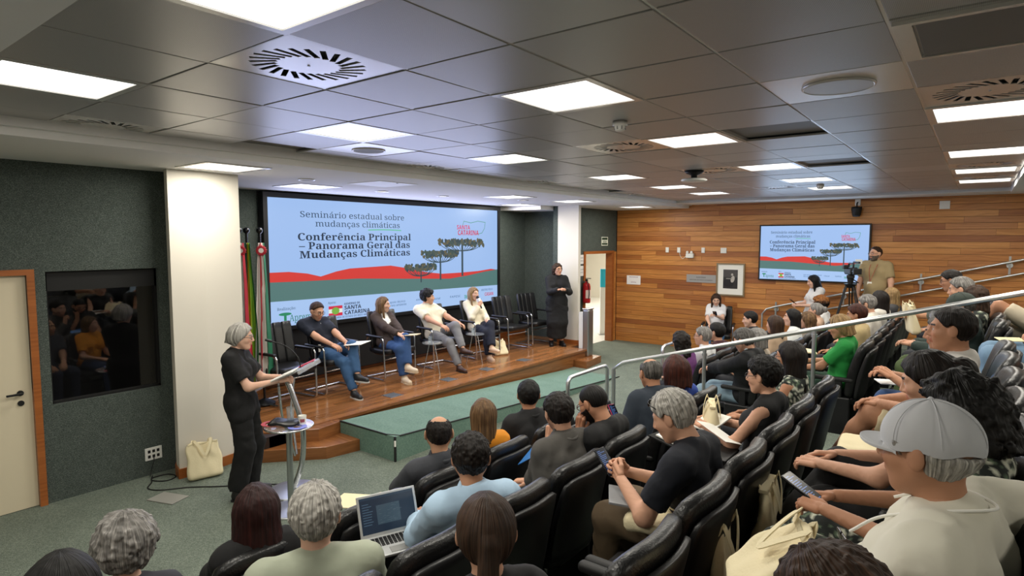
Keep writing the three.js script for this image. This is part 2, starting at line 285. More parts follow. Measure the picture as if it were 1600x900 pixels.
{
  let proto = null; const seen = {};
  for (const [a, b] of LIGHTS) {
    const c = cellOf(a, b), w = 0.6, k = seen[a] = (seen[a] || 0) + 1, x = (c.x0 + c.x1) / 2, z = (c.z0 + c.z1) / 2, ord = ['first', 'second', 'third', 'fourth', 'fifth', 'sixth'];
    const order = a === 3 ? { 6: 1, 10: 2, 13: 3, 16: 4, 0: 0 }[b] : k - 1;
    const label = `lit square ceiling panel lamp, ${ord[order]} from the camera ${colName[a]}`;
    let t;
    if (!proto) {
      t = proto = thing('ceiling_light', label, 'ceiling light', [x, CEIL, z], 0, 'square ceiling lamps');
      mesh('diffuser', bx(0.55, 0.006, 0.55, 0, 0.006, 0), M.panelGlow, t);
      mesh('lamp_frame', join(bmm(-0.31, -0.272, -0.004, 0.02, -0.31, 0.31), bmm(0.272, 0.31, -0.004, 0.02, -0.31, 0.31), bmm(-0.272, 0.272, -0.004, 0.02, -0.31, -0.272), bmm(-0.272, 0.272, -0.004, 0.02, 0.272, 0.31)), M.vent, t);
      const l = new THREE.RectAreaLight(PANEL_TINT, PANEL_LIGHT, 0.54, 0.54); l.position.set(0, -0.006, 0); l.rotation.x = -Math.PI / 2; t.add(l);
    } else t = copyThing(proto, label, [x, CEIL, z]);
  }
  const sl = [[-5.72, -2.95, 'above the white column by the stage'], [-6.9, -4.65, 'above the left screen corner'], [-6.0, -7.75, 'above the middle of the stage'], [-5.8, -9.3, 'before the far column'], [-5.75, -11.7, 'near the exit door'], [-7.25, -9.6, 'above the right screen corner']];
  for (const [x, z, n] of sl) copyThing(proto, 'lit square lamp in the low stage ceiling ' + n, [x, SOF - 0.004, z]).userData.group = 'stage ceiling lamps';
  for (const [x, z, n] of [[2.2, -1.2, 'nearest the camera'], [2.2, -4.4, 'second from the camera'], [2.2, -7.6, 'third from the camera'], [2.2, -10.8, 'farthest from the camera']]) copyThing(proto, 'lit square ceiling lamp over the rearmost rows, ' + n, [x, 3.118, z]).userData.group = 'rear ceiling lamps';
  for (const [x, z, n] of [[-4.0, 0.9, 'toward the stage'], [-1.2, 0.9, 'toward the rear']]) copyThing(proto, 'lit square ceiling lamp beside the near wall, ' + n, [x, CEIL - 0.016, z]).userData.group = 'near wall ceiling lamps';
}
{ // swirl air diffusers
  const sq = (h) => [[-h, -h], [h, -h], [h, h], [-h, h]].map((p) => new THREE.Vector2(...p)), face = new THREE.Shape(sq(0.306)); let proto = null;
  for (let k = 0; k < 24; k++) { const an = k / 24 * Math.PI * 2, c = Math.cos(an) * 0.196, s = Math.sin(an) * 0.196, t = an - 0.45, ct = Math.cos(t), st = Math.sin(t); face.holes.push(new THREE.Path([[-0.064, -0.013], [-0.064, 0.013], [0.064, 0.013], [0.064, -0.013]].map(([u, v]) => new THREE.Vector2(c + u * ct - v * st, s + u * st + v * ct)))); }
  const plate = new THREE.ExtrudeGeometry(face, { depth: 0.004, bevelEnabled: false }); plate.rotateX(-Math.PI / 2); const blade = bx(0.118, 0.03, 0.0012);
  const duct = join(bmm(-0.3, 0.3, 0.1, 0.104, -0.3, 0.3), bmm(-0.304, -0.3, 0, 0.104, -0.304, 0.304), bmm(0.3, 0.304, 0, 0.104, -0.304, 0.304), bmm(-0.3, 0.3, 0, 0.104, -0.304, -0.3), bmm(-0.3, 0.3, 0, 0.104, 0.3, 0.304)), galv = std(0x77797a, 0.55, { metalness: 0.5 });
  const where = ['by the left wall, near corner', 'large and close beside the nearest panel lamp', 'beside the second middle lamp', 'third along the stage side edge', 'fourth along the stage side edge', 'behind the hanging disc', 'last along the stage side edge', 'far, by the timber wall in the middle', 'large at the right edge of the picture', 'between two lamps at the right edge', 'last at the right edge by the timber wall'];
  VENTS.forEach(([a, b], i) => {
    const c = cellOf(a, b), x = (GX(a) + GX(a + 1)) / 2, z = (c.z0 + c.z1) / 2, label = 'square swirl air vent in the ceiling, ' + where[i];
    if (proto) { copyThing(proto, label, [x, CEIL + 0.004, z]); return; }
    proto = thing('ceiling_vent', label, 'air vent', [x, CEIL + 0.004, z], 0, 'swirl ceiling vents');
    const p = mesh('vent_plate', plate, M.vent, proto);
    mesh('air_box', duct, galv, proto);
    for (let k = 0; k < 24; k++) { const an = k / 24 * Math.PI * 2, b = mesh('guide_blade', blade, galv, proto, [Math.cos(an) * 0.196, 0.026, -Math.sin(an) * 0.196]); b.rotation.set(0.6, an - 0.45, 0, 'YXZ'); }
    mesh('centre_screw', cyl(0.006, 0.006, 0.004, 10), M.steel, proto, [0, -0.002, 0]);
  });
}
for (const [i, [a, b]] of SPEAK.entries()) {
  const c = cellOf(a, b), t = thing('ceiling_speaker', i ? 'round grey speaker in the ceiling above the big screen' : 'large round flush speaker in the ceiling at the right', 'speaker', [(c.x0 + c.x1) / 2, CEIL, (c.z0 + c.z1) / 2]);
  mesh('grille', cyl(i ? 0.135 : 0.16, i ? 0.135 : 0.16, 0.012, 40), i ? M.grey : M.tilePlain, t, [0, -0.004, 0]);
  mesh('rim', new THREE.TorusGeometry(i ? 0.14 : 0.165, 0.008, 8, 40), M.vent, t, [0, -0.004, 0], [Math.PI / 2, 0, 0]);
}
{
  const t = thing('ceiling_hatch', 'framed grey access hatch in the ceiling at the upper right', 'hatch', [GX(3) + 0.3125, CEIL, GZ(2) - 0.3125]);
  mesh('hatch_panel', rb(0.5, 0.01, 0.48, 0.003, 1), M.tileDark, t, [0.02, -0.006, 0]);
  mesh('hatch_frame', join(bmm(-0.3, -0.24, -0.014, 0, -0.28, 0.28), bmm(0.27, 0.3, -0.014, 0, -0.28, 0.28), bmm(-0.24, 0.27, -0.014, 0, -0.28, -0.25), bmm(-0.24, 0.27, -0.014, 0, 0.25, 0.28)), M.vent, t);
}
for (const [a, b, l] of [[0.34, 3.79, 'white dome smoke detector beside the second middle lamp'], [0.49, 13.4, 'small smoke detector far away near the timber wall']]) {
  const t = thing('smoke_detector', l, 'smoke detector', [GX(a), CEIL, GZ(b)]);
  mesh('detector_base', lathe([[0, 0], [0.05, 0], [0.05, -0.025], [0.046, -0.03]], 28), M.whitePlastic, t);
  mesh('detector_head', lathe([[0.04, -0.028], [0.04, -0.045], [0.028, -0.062], [0, -0.064]], 28), M.whitePlastic, t);
  for (let k = 0; k < 8; k++) mesh('detector_rib', bx(0.006, 0.02, 0.008), M.grey, t, [Math.cos(k * 0.785) * 0.038, -0.043, Math.sin(k * 0.785) * 0.038], [0, -k * 0.785, 0]);
}
{
  const t = thing('ceiling_disc', 'white disc hanging under a black mount from the ceiling', 'access point', [GX(-0.79), CEIL, GZ(8.9)]);
  mesh('mount', lathe([[0, 0], [0.11, 0], [0.09, -0.03], [0.035, -0.05], [0.035, -0.09], [0, -0.09]], 28), M.black, t);
  mesh('disc', lathe([[0, -0.085], [0.13, -0.09], [0.15, -0.105], [0.13, -0.122], [0, -0.128]], 36), M.whitePlastic, t);
}
for (const [x, z, n] of [[-6.75, -5.75, 'first from the left above the screen'], [-6.72, -6.95, 'second from the left above the screen'], [-6.3, -8.5, 'third from the left above the screen'], [-6.1, -4.1, 'dark and unlit beside the column lamp']]) {
  const t = thing('downlight', 'round recessed downlight in the low stage ceiling, ' + n, 'downlight', [x, SOF, z], 0, 'stage downlights'), off = n.startsWith('dark');
  mesh('downlight_ring', new THREE.TorusGeometry(0.085, 0.01, 8, 32), M.vent, t, [0, -0.003, 0], [Math.PI / 2, 0, 0]);
  mesh('downlight_lens', cyl(0.08, 0.08, 0.006, 32), off ? M.grey : M.panelGlow, t, [0, -0.003, 0]);
  if (!off) { const l = new THREE.SpotLight(PANEL_TINT, 5, 0, 0.7, 0.6, 2); l.position.set(0, -0.02, 0); l.target.position.set(0, -2, 0); t.add(l, l.target); }
}
{
  const t = thing('ceiling_access_panel', 'pale flush access panel in the low stage ceiling above the screen', 'panel', [-5.85, SOF, -5.0]);
  mesh('panel_plate', rb(0.6, 0.012, 0.6, 0.003, 1), M.white, t);
  mesh('panel_latch', cyl(0.012, 0.012, 0.006, 12), M.grey, t, [0.26, -0.008, 0]);
}

// ---------------------------------------------------------------- screens
function slideTexture(W, H) {
  const c = document.createElement('canvas'); c.width = W; c.height = H; const g = c.getContext('2d'), X = (u) => u * W, Y = (v) => v * H;
  g.fillStyle = '#a2c3f4'; g.fillRect(0, 0, W, H);
  const poly = (pts, col) => { g.fillStyle = col; g.beginPath(); pts.forEach(([u, v], i) => (i ? g.lineTo(X(u), Y(v)) : g.moveTo(X(u), Y(v)))); g.closePath(); g.fill(); };
  poly([[0, 0.575], [0.06, 0.575], [0.12, 0.595], [0.165, 0.625], [0.22, 0.59], [0.27, 0.57], [0.35, 0.565], [0.437, 0.56], [0.52, 0.595], [0.6, 0.64], [0.68, 0.665], [0.78, 0.665], [0.88, 0.66], [0.96, 0.645], [1, 0.66], [1, 0.72], [0, 0.72]], '#d93a34');
  poly([[0, 0.65], [0.1, 0.655], [0.3, 0.66], [0.5, 0.69], [0.68, 0.715], [0.72, 0.72], [0.82, 0.7], [0.92, 0.67], [1, 0.655], [1, 0.83], [0, 0.8]], '#567b78');
  g.fillStyle = '#b4d2f8'; poly([[0, 0.8], [1, 0.83], [1, 1], [0, 1]], '#accbf7');
  const k = W / H / 1.78;                                                  // the picture is stretched on the wide screen
  const text = (s, u, v, px, font, col, align = 'left', w) => { g.save(); g.translate(X(u), Y(v)); g.font = `${font.includes('bold') ? 'bold ' : ''}100px ${font.includes('serif') && !font.includes('sans') ? 'serif' : 'sans-serif'}`; const m = g.measureText(s).width / 100, h = px * H / 100; const sx = w ? X(w) / (m * 100) : h * k; g.scale(sx, h); g.fillStyle = col; g.textAlign = align; g.textBaseline = 'middle'; g.fillText(s, 0, 0); g.restore(); };
  text('Seminário estadual sobre', 0.3, 0.12, 0.066, 'serif', '#24405c', 'center', 0.4);
  text('mudanças climáticas', 0.315, 0.192, 0.066, 'serif', '#24405c', 'center', 0.33);
  g.strokeStyle = '#57c38a'; g.lineWidth = H * 0.008; g.beginPath(); g.moveTo(X(0.345), Y(0.238)); g.quadraticCurveTo(X(0.42), Y(0.228), X(0.485), Y(0.238)); g.stroke();
  text('Conferência Principal', 0.09, 0.3, 0.08, 'bold serif', '#142b45', 'left', 0.44);
  text('– Panorama Geral das', 0.095, 0.372, 0.08, 'bold serif', '#142b45', 'left', 0.43);
  text('Mudanças Climáticas', 0.095, 0.444, 0.08, 'bold serif', '#142b45', 'left', 0.43);
  // outline of the state with its name
  g.strokeStyle = '#4f9a86'; g.lineWidth = H * 0.006; g.beginPath(); [[0.79, 0.19], [0.8, 0.13], [0.84, 0.145], [0.88, 0.125], [0.925, 0.135], [0.92, 0.2], [0.905, 0.25], [0.875, 0.265]].forEach(([u, v], i) => (i ? g.lineTo(X(u), Y(v)) : g.moveTo(X(u), Y(v)))); g.stroke();
  text('SANTA', 0.76, 0.195, 0.062, 'bold sans', '#e0396b', 'left', 0.075); text('CATARINA', 0.765, 0.25, 0.07, 'bold sans', '#d62d53', 'left', 0.12);
  // pines with flat crowns
  const r = rng(3);
  const pine = (u, vTop, half, vBase, tw) => {
    g.fillStyle = '#33474f'; g.fillRect(X(u - tw / 2), Y(vTop), X(tw), Y(vBase - vTop)); g.strokeStyle = '#2c4047'; g.lineWidth = H * 0.006;
    for (let i = -6; i <= 6; i++) { const ex = u + half * i / 6 * 0.95, ey = vTop - 0.005 + 0.012 * Math.sin(i * 2); g.beginPath(); g.moveTo(X(u), Y(vTop + 0.075)); g.quadraticCurveTo(X(u + (ex - u) * 0.75), Y(vTop + 0.075), X(ex), Y(ey)); g.stroke(); }
    for (let i = 0; i < 120; i++) { const x = u + (r() * 2 - 1) * half, y = vTop - 0.01 + (r() - 0.5) * 0.06; g.fillStyle = ['#3d5048', '#52584a', '#2f434a', '#635a3e'][Math.floor(r() * 4)]; g.beginPath(); g.ellipse(X(x), Y(y), X(half * 0.07), Y(0.014), r() * 3, 0, 7); g.fill(); }
  };
  pine(0.575, 0.6, 0.075, 0.735, 0.006); pine(0.672, 0.475, 0.095, 0.725, 0.008); pine(0.79, 0.365, 0.125, 0.7, 0.01);
  // logo strip
  text('Realização:', 0.02, 0.862, 0.03, 'serif', '#3d5872', 'left', 0.06); text('Apoio:', 0.188, 0.85, 0.028, 'sans', '#3d5872', 'left', 0.03);
  g.fillStyle = '#2d8a63'; g.beginPath(); g.ellipse(X(0.045), Y(0.905), X(0.02), Y(0.012), 0, 0, 7); g.fill(); g.fillRect(X(0.041), Y(0.905), X(0.008), Y(0.06));
  text('Aprema', 0.058, 0.94, 0.075, 'serif', '#2d7a6b', 'left', 0.085);
  g.fillStyle = '#d8304a'; g.fillRect(X(0.19), Y(0.88), X(0.05), Y(0.085)); g.fillStyle = '#e9f0e6'; g.fillRect(X(0.19), Y(0.905), X(0.05), Y(0.035)); g.fillStyle = '#7fb54a'; g.beginPath(); g.ellipse(X(0.215), Y(0.922), X(0.014), Y(0.03), 0, 0, 7); g.fill();
  text('GOVERNO DE', 0.247, 0.872, 0.024, 'bold sans', '#1c2c4a', 'left', 0.06); text('SANTA', 0.247, 0.905, 0.045, 'bold sans', '#121c33', 'left', 0.065); text('CATARINA', 0.247, 0.948, 0.045, 'bold sans', '#121c33', 'left', 0.1);
  text('SECRETARIA DE ESTADO DO MEIO AMBIENTE', 0.19, 0.982, 0.022, 'sans', '#32466a', 'left', 0.17);
  for (const [u, v, w, s] of [[0.43, 0.9, 0.07, 'apoio técnico'], [0.43, 0.93, 0.075, 'meio ambiente'], [0.55, 0.9, 0.05, 'economia verde'], [0.62, 0.91, 0.05, 'Tribunal'], [0.72, 0.91, 0.06, 'FAPESC'], [0.9, 0.87, 0.07, 'MINISTÉRIO PÚBLICO']]) text(s, u, v, 0.03, 'sans', '#496a94', 'left', w);
  text('CASAN', 0.92, 0.92, 0.05, 'bold sans', '#d2526a', 'left', 0.055); text('IMA', 0.8, 0.925, 0.05, 'bold sans', '#3b9a86', 'left', 0.03);
  const t = new THREE.CanvasTexture(c); t.colorSpace = THREE.SRGBColorSpace; t.anisotropy = 8; return t;
}
function screenMat(t, k) { return new THREE.MeshStandardMaterial({ color: 0x050506, roughness: 0.35, emissive: 0xffffff, emissiveMap: t, emissiveIntensity: k }); }
{
  const t = thing('video_wall', 'big lit video wall showing a blue slide with hills and pines behind the panel', 'screen', [-7.86, 0, -7.17], Math.PI / 2);
  const w = 5.06, y0 = 1.155, y1 = 2.985;
  mesh('screen', new THREE.PlaneGeometry(w, y1 - y0), screenMat(slideTexture(2048, 740), 0.93), t, [0, (y0 + y1) / 2, 0.012]);
  mesh('cabinet', rb(5.2, 2.72, 0.1, 0.008, 1), M.blackMatte, t, [0, 1.7, -0.06]);
  mesh('bezel', join(bmm(-2.6, -2.535, 0.36, 3.055, -0.01, 0.03), bmm(2.535, 2.6, 0.36, 3.055, -0.01, 0.03), bmm(-2.535, 2.535, 2.99, 3.055, -0.01, 0.03), bmm(-2.535, 2.535, 1.1, 1.15, -0.01, 0.03)), M.black, t);
  const l = new THREE.RectAreaLight(new THREE.Color(0.6, 0.65, 1.0), SCREEN_LIGHT, w, y1 - y0); l.position.set(0, (y0 + y1) / 2, 0.04); l.rotation.y = Math.PI; t.add(l);
}
{
  const t = thing('wall_television', 'flat television on the timber wall showing the same slide', 'television', [-2.575, 2.14, ZW + 0.07]);
  mesh('screen', new THREE.PlaneGeometry(1.91, 1.06), screenMat(slideTexture(1024, 576), 0.95), t, [0, 0, 0.021]);
  mesh('casing', rb(1.97, 1.115, 0.04, 0.008, 2), M.black, t);
  mesh('wall_bracket', bx(0.5, 0.4, 0.06), M.blackMatte, t, [0, 0, -0.04]);
  const l = new THREE.RectAreaLight(new THREE.Color(0.55, 0.75, 1.0), SCREEN_LIGHT * 0.8, 1.9, 1.05); l.position.set(0, 0, 0.03); l.rotation.y = Math.PI; t.add(l);
}
// ---------------------------------------------------------------- things on the timber wall and by the exit
function canvasTex(w, h, draw) { const c = document.createElement('canvas'); c.width = w; c.height = h; draw(c.getContext('2d'), w, h); const t = new THREE.CanvasTexture(c); t.colorSpace = THREE.SRGBColorSpace; return t; }
{
  const t = thing('framed_portrait', 'framed black and white portrait with wide mat on the timber wall', 'picture', [-4.137, 1.56, ZW + 0.02]);
  const fm = std(0x8d7c5e, 0.4, { metalness: 0.3 });
  mesh('picture_frame', join(bmm(-0.295, -0.265, -0.345, 0.345, -0.02, 0.015), bmm(0.265, 0.295, -0.345, 0.345, -0.02, 0.015), bmm(-0.265, 0.265, -0.345, -0.315, -0.02, 0.015), bmm(-0.265, 0.265, 0.315, 0.345, -0.02, 0.015)), fm, t);
  mesh('mat_board', bmm(-0.266, 0.266, -0.316, 0.316, -0.02, 0.0), M.paper, t);
  const ph = canvasTex(256, 384, (g, w, h) => { g.fillStyle = '#2a2725'; g.fillRect(0, 0, w, h); g.fillStyle = '#4a4643'; g.fillRect(0, 0, w, h * 0.4); g.fillStyle = '#16120f'; g.beginPath(); g.ellipse(w * 0.35, h * 0.72, w * 0.4, h * 0.2, 0.3, 0, 7); g.fill(); g.fillStyle = '#b9b3aa'; g.beginPath(); g.ellipse(w * 0.66, h * 0.5, w * 0.13, h * 0.18, 0.2, 0, 7); g.fill(); g.beginPath(); g.ellipse(w * 0.62, h * 0.26, w * 0.075, h * 0.065, 0, 0, 7); g.fill(); g.fillStyle = '#8f8a82'; g.fillRect(w * 0.2, h * 0.45, w * 0.4, h * 0.05); });
  mesh('photograph', bmm(-0.15, 0.15, -0.19, 0.21, 0.0, 0.004), std(0xffffff, 0.4, { map: ph }), t);
  const uv = t.children[2].geometry.attributes.uv, p = t.children[2].geometry.attributes.position; for (let i = 0; i < p.count; i++) uv.setXY(i, (p.getX(i) + 0.15) / 0.3, (p.getY(i) + 0.19) / 0.4);
}
function plate(name, label, cat, x, y, w, h, mat, d = 0.015) { const m = mesh(name, rb(w, h, d, Math.min(0.004, d / 3), 2), mat, scene, [x, y, ZW + d / 2 + 0.003]); tag(m, label, cat); return m; }
const lines = (w, h, rows, col = '#555', bg = '#efede8', lead = 0) => canvasTex(w, h, (g) => { g.fillStyle = bg; g.fillRect(0, 0, w, h); g.fillStyle = col; const r = rng(rows.length * 7 + w); g.textAlign = 'center'; rows.forEach(([s, y, px]) => { g.font = `bold ${px}px sans-serif`; g.fillText(s, w / 2, y * h); }); });
function sheet(name, label, cat, pos, turn, w, h, tx, mat = {}) { const g = new THREE.BoxGeometry(w, h, 0.004); const m = mesh(name, g, std(0xffffff, 0.6, { map: tx, ...mat }), scene, pos, [0, turn, 0]); tag(m, label, cat); return m; }
sheet('steel_plaque', 'wide engraved metal plaque beside the framed portrait', 'plaque', [-4.77, 1.555, ZW + 0.012], 0, 0.65, 0.17, lines(512, 136, [['AUDITÓRIO', 0.42, 30], ['DEPUTADA ANTONIETA DE BARROS', 0.74, 24]], '#5c5a55', '#a9a69e'), { metalness: 0.5, roughness: 0.35 });
sheet('paper_notice', 'white printed notice taped to the timber wall near the exit', 'notice', [-6.37, 1.46, ZW + 0.01], 0, 0.35, 0.21, lines(256, 150, [['ÁREA RESERVADA', 0.22, 20], ['IMPRENSA', 0.8, 20]], '#8a6f8a', '#f0eef0'));
for (const [x, n] of [[-5.557, 'first white wall switch from the exit'], [-5.287, 'second white wall switch from the exit'], [-4.739, 'third white wall switch from the exit']]) plate('wall_switch', n + ' on the timber wall', 'switch', x, 2.17, 0.075, 0.115, M.whitePlastic);
plate('wall_socket_cover', 'square white cover plate above the framed portrait', 'cover plate', -4.3, 2.17, 0.125, 0.115, M.whitePlastic);
plate('wall_cover', 'square white cover plate high on the timber wall at the right', 'cover plate', -0.52, 3.0, 0.15, 0.14, M.whitePlastic);
{
  const t = thing('emergency_light', 'white twin lamp emergency light on the timber wall', 'emergency light', [-5.02, 2.07, ZW + 0.04]);
  mesh('lamp_case', rb(0.17, 0.1, 0.07, 0.012), M.whitePlastic, t, [0, -0.02, 0]);
  for (const s of [-1, 1]) mesh('lamp_head', cyl(0.028, 0.022, 0.05, 16).rotateX(Math.PI / 2), M.whitePlastic, t, [s * 0.045, 0.055, 0.02]);
  mesh('cable', tube([[-0.1, -0.03, -0.02], [-0.17, -0.09, -0.025], [-0.23, -0.03, -0.03], [-0.255, 0.06, -0.032]], 0.005, 20, 6), M.whitePlastic, t);
}
{
  const t = thing('security_camera', 'black wall speaker hanging on a white bracket above the television', 'speaker', [-1.84, 2.97, ZW + 0.02]);
  mesh('bracket', rb(0.09, 0.12, 0.03, 0.006), M.whitePlastic, t, [0, 0.12, 0]);
  mesh('arm', pipe([[0, 0.12, 0.01], [0, 0.1, 0.09], [0, 0.04, 0.1]], 0.012, 0.02, 8), M.black, t);
  mesh('speaker_body', lathe([[0, 0.05], [0.085, 0.045], [0.09, 0.0], [0.07, -0.11], [0.055, -0.135], [0, -0.14]], 28), M.black, t, [0, -0.01, 0.1]);
}
sheet('exit_sign', 'small white exit sign above the exit door', 'sign', [-6.825, 2.36, -12.35], Math.PI / 2, 0.3, 0.2, canvasTex(256, 170, (g, w, h) => { g.fillStyle = '#e8efe2'; g.fillRect(0, 0, w, h); g.fillStyle = '#1f3d2c'; g.fillRect(18, 14, w - 36, 44); g.fillRect(18, h - 50, w - 36, 34); g.font = 'bold 54px sans-serif'; g.textAlign = 'center'; g.fillText('SAÍDA', w / 2, 112); }));
sheet('paper_notice', 'upper white notice above the fire extinguisher', 'notice', [-6.832, 1.97, -11.33], Math.PI / 2, 0.34, 0.2, lines(256, 150, [['EXTINTOR', 0.4, 26], ['PÓ QUÍMICO', 0.7, 22]], '#777', '#e9e8e4'));
sheet('paper_notice', 'lower white notice above the fire extinguisher', 'notice', [-6.832, 1.72, -11.33], Math.PI / 2, 0.34, 0.22, lines(256, 150, [['EM CASO DE INCÊNDIO', 0.4, 19], ['LIGUE 193', 0.7, 22]], '#777', '#e9e8e4'));
{
  const red = std(0xb81a22, 0.3), t = thing('fire_extinguisher', 'red fire extinguisher hanging beside the exit door', 'fire extinguisher', [-6.74, 1.02, -11.42]);
  mesh('cylinder', lathe([[0, 0], [0.075, 0.004], [0.085, 0.03], [0.085, 0.36], [0.07, 0.42], [0.03, 0.45], [0.03, 0.48], [0, 0.48]], 28), red, t);
  mesh('valve', join(rbAt(0.05, 0.05, 0.04, 0.008, 0, 0.5, 0), rbAt(0.13, 0.016, 0.025, 0.005, 0.04, 0.54, 0)), M.black, t);
  mesh('hose', tube([[0.02, 0.49, 0.03], [0.08, 0.42, 0.07], [0.1, 0.25, 0.06], [0.09, 0.1, 0.06]], 0.011, 24, 8), M.black, t);
  const lb = mesh('label', new THREE.CylinderGeometry(0.0865, 0.0865, 0.18, 28, 1, true, 0.3, 2.2), std(0xf1d9d2, 0.5, { side: THREE.DoubleSide }), t, [0, 0.2, 0]); lb.userData.label = 'pale printed label';
  mesh('wall_hook', bx(0.06, 0.04, 0.03), M.steel, t, [-0.07, 0.46, 0]);
}
{
  const t = thing('steel_bollard', 'brushed steel turnstile post standing on the stage end step', 'post', [-5.98, 0.128, -10.2]);
  mesh('post_body', rb(0.14, 0.92, 0.2, 0.03, 4), M.steel, t, [0, 0.46, 0]);
  mesh('post_cap', rb(0.15, 0.02, 0.21, 0.008), M.chrome, t, [0, 0.93, 0]);
  mesh('side_panel', rb(0.1, 0.86, 0.1, 0.01), M.whitePlastic, t, [-0.13, 0.43, 0]);
}
{
  const t = thing('display_totem', 'slim white standing totem with cyan top seen through the exit door', 'totem', [-7.4, 0.006, -13.5], 0.7);
  mesh('totem_body', rb(0.3, 1.2, 0.06, 0.01), M.white, t, [0, 0.6, 0]);
  mesh('totem_head', rb(0.3, 0.46, 0.062, 0.01), std(0x25b8d8, 0.4), t, [0, 1.43, 0]);
  mesh('totem_foot', rb(0.36, 0.02, 0.2, 0.005), M.steel, t, [0, 0.01, 0]);
}
{
  const t = thing('wall_outlet', 'white six gang wall outlet plate low beside the white column', 'outlet', [-6.6, 0.22, -2.56], Math.PI / 2);
  mesh('outlet_plate', rb(0.16, 0.13, 0.012, 0.004), M.whitePlastic, t, [0, 0, 0.008]);
  for (let i = 0; i < 6; i++) mesh('socket', rb(0.026, 0.03, 0.008, 0.003), M.black, t, [-0.042 + (i % 3) * 0.042, i < 3 ? 0.026 : -0.026, 0.013]);
  mesh('plug_cable', tube([[0.0, -0.03, 0.02], [-0.02, -0.08, 0.05], [-0.04, -0.16, 0.04], [-0.06, -0.213, 0.06]], 0.004, 24, 6), M.black, t);
}
{
  const g = tube([[-6.54, 0.006, -2.52], [-6.42, 0.006, -2.47], [-6.3, 0.006, -2.55], [-6.34, 0.006, -2.66], [-6.46, 0.008, -2.64], [-6.48, 0.008, -2.5], [-6.36, 0.01, -2.44], [-6.24, 0.006, -2.36], [-6.1, 0.006, -2.42], [-5.95, 0.006, -2.62], [-5.75, 0.006, -2.8], [-5.5, 0.006, -3.05], [-5.3, 0.006, -3.22]], 0.006, 140, 6);
  tag(mesh('floor_cable', g, M.rubber), 'black cable coiled on the carpet from the outlet to the lectern', 'cable');
}
tag(mesh('floor_box_lid', rb(0.3, 0.008, 0.19, 0.003), std(0x9b9a93, 0.5, { metalness: 0.2 }), scene, [-5.86, 0.005, -2.38], [0, 0.35, 0]), 'grey rectangular floor box lid in the green carpet', 'floor box');
for (const [i, [x, z]] of [[-6.25, -5.45], [-6.3, -6.6], [-6.31, -7.52], [-6.28, -8.5]].entries()) {
  const t = thing('stage_floor_box', `grey floor outlet flap in the stage planks, ${['first', 'second', 'third', 'fourth'][i]} from the lectern`, 'floor box', [x, STG, z], 0, 'stage floor outlets');
  mesh('lid', rb(0.17, 0.008, 0.2, 0.003), std(0x6f7274, 0.4, { metalness: 0.6 }), t, [0, 0.003, 0]); mesh('lid_frame', join(bmm(-0.1, -0.085, 0, 0.006, -0.115, 0.115), bmm(0.085, 0.1, 0, 0.006, -0.115, 0.115)), M.steel, t);
}
// ---------------------------------------------------------------- handrails
function railPost(x, y0, y1, z, parent) { mesh('rail_post', cylAt(0.02, 0.02, y1 - y0, x, (y0 + y1) / 2, z, 14), M.rail, parent); mesh('post_collar', cylAt(0.027, 0.027, 0.03, x, y1 - 0.06, z, 14), M.rail, parent); }
{
  const t = thing('aisle_handrail', 'long chrome handrail climbing the middle aisle', 'handrail'), z = -6.45, A = [-3.42, 0.9], B = [0.62, 2.06], f = (x) => A[1] + (x - A[0]) * (B[1] - A[1]) / (B[0] - A[0]);
  mesh('rail', pipe([[-3.42, 0, z], [-3.42, 0.905, z], [0.62, f(0.62), z]], 0.024, 0.06, 14), M.rail, t);
  for (const [x, fl] of [[-2.32, 0.2], [-1.24, 0.43], [-0.3, 0.72], [0.6, 1.0]]) railPost(x, fl, f(x), z, t);
}
for (const [z0, z1, l] of [[-5.52, -6.4, 'short chrome guard rail at the foot of the middle aisle'], [-8.0, -8.98, 'short chrome guard rail before the far front row']]) {
  const t = thing('guard_rail', l, 'handrail'); mesh('rail', pipe([[-3.48, 0, z0], [-3.48, 0.9, z0], [-3.48, 0.9, z1], [-3.48, 0, z1]], 0.022, 0.08, 12), M.rail, t);
  for (const z of [z0, z1]) mesh('base_flange', cylAt(0.045, 0.05, 0.012, -3.48, 0.006, z, 18), M.rail, t);
}
{
  const t = thing('wall_handrail', 'double steel handrail rising along the timber wall', 'handrail'), z = ZW + 0.1;
  mesh('upper_rail', pipe([[-3.45, 0.62, z], [-3.45, 0.97, z], [-3.2, 1.06, z], [1.6, 2.36, z]], 0.021, 0.06, 10), M.rail, t);
  mesh('lower_rail', pipe([[-2.9, 0.9, z], [1.6, 2.14, z]], 0.019, 0.06, 10), M.rail, t);
  for (const x of [-3.2, -2.0, -0.8, 0.4]) { mesh('wall_bracket', bx(0.03, 0.3, 0.03), M.steel, t, [x, 1.0 + (x + 3.2) * 0.272, z - 0.03]); mesh('bracket_disc', cyl(0.045, 0.045, 0.02, 20).rotateX(Math.PI / 2), M.rail, t, [x, 1.0 + (x + 3.2) * 0.272, z - 0.08]); }
}

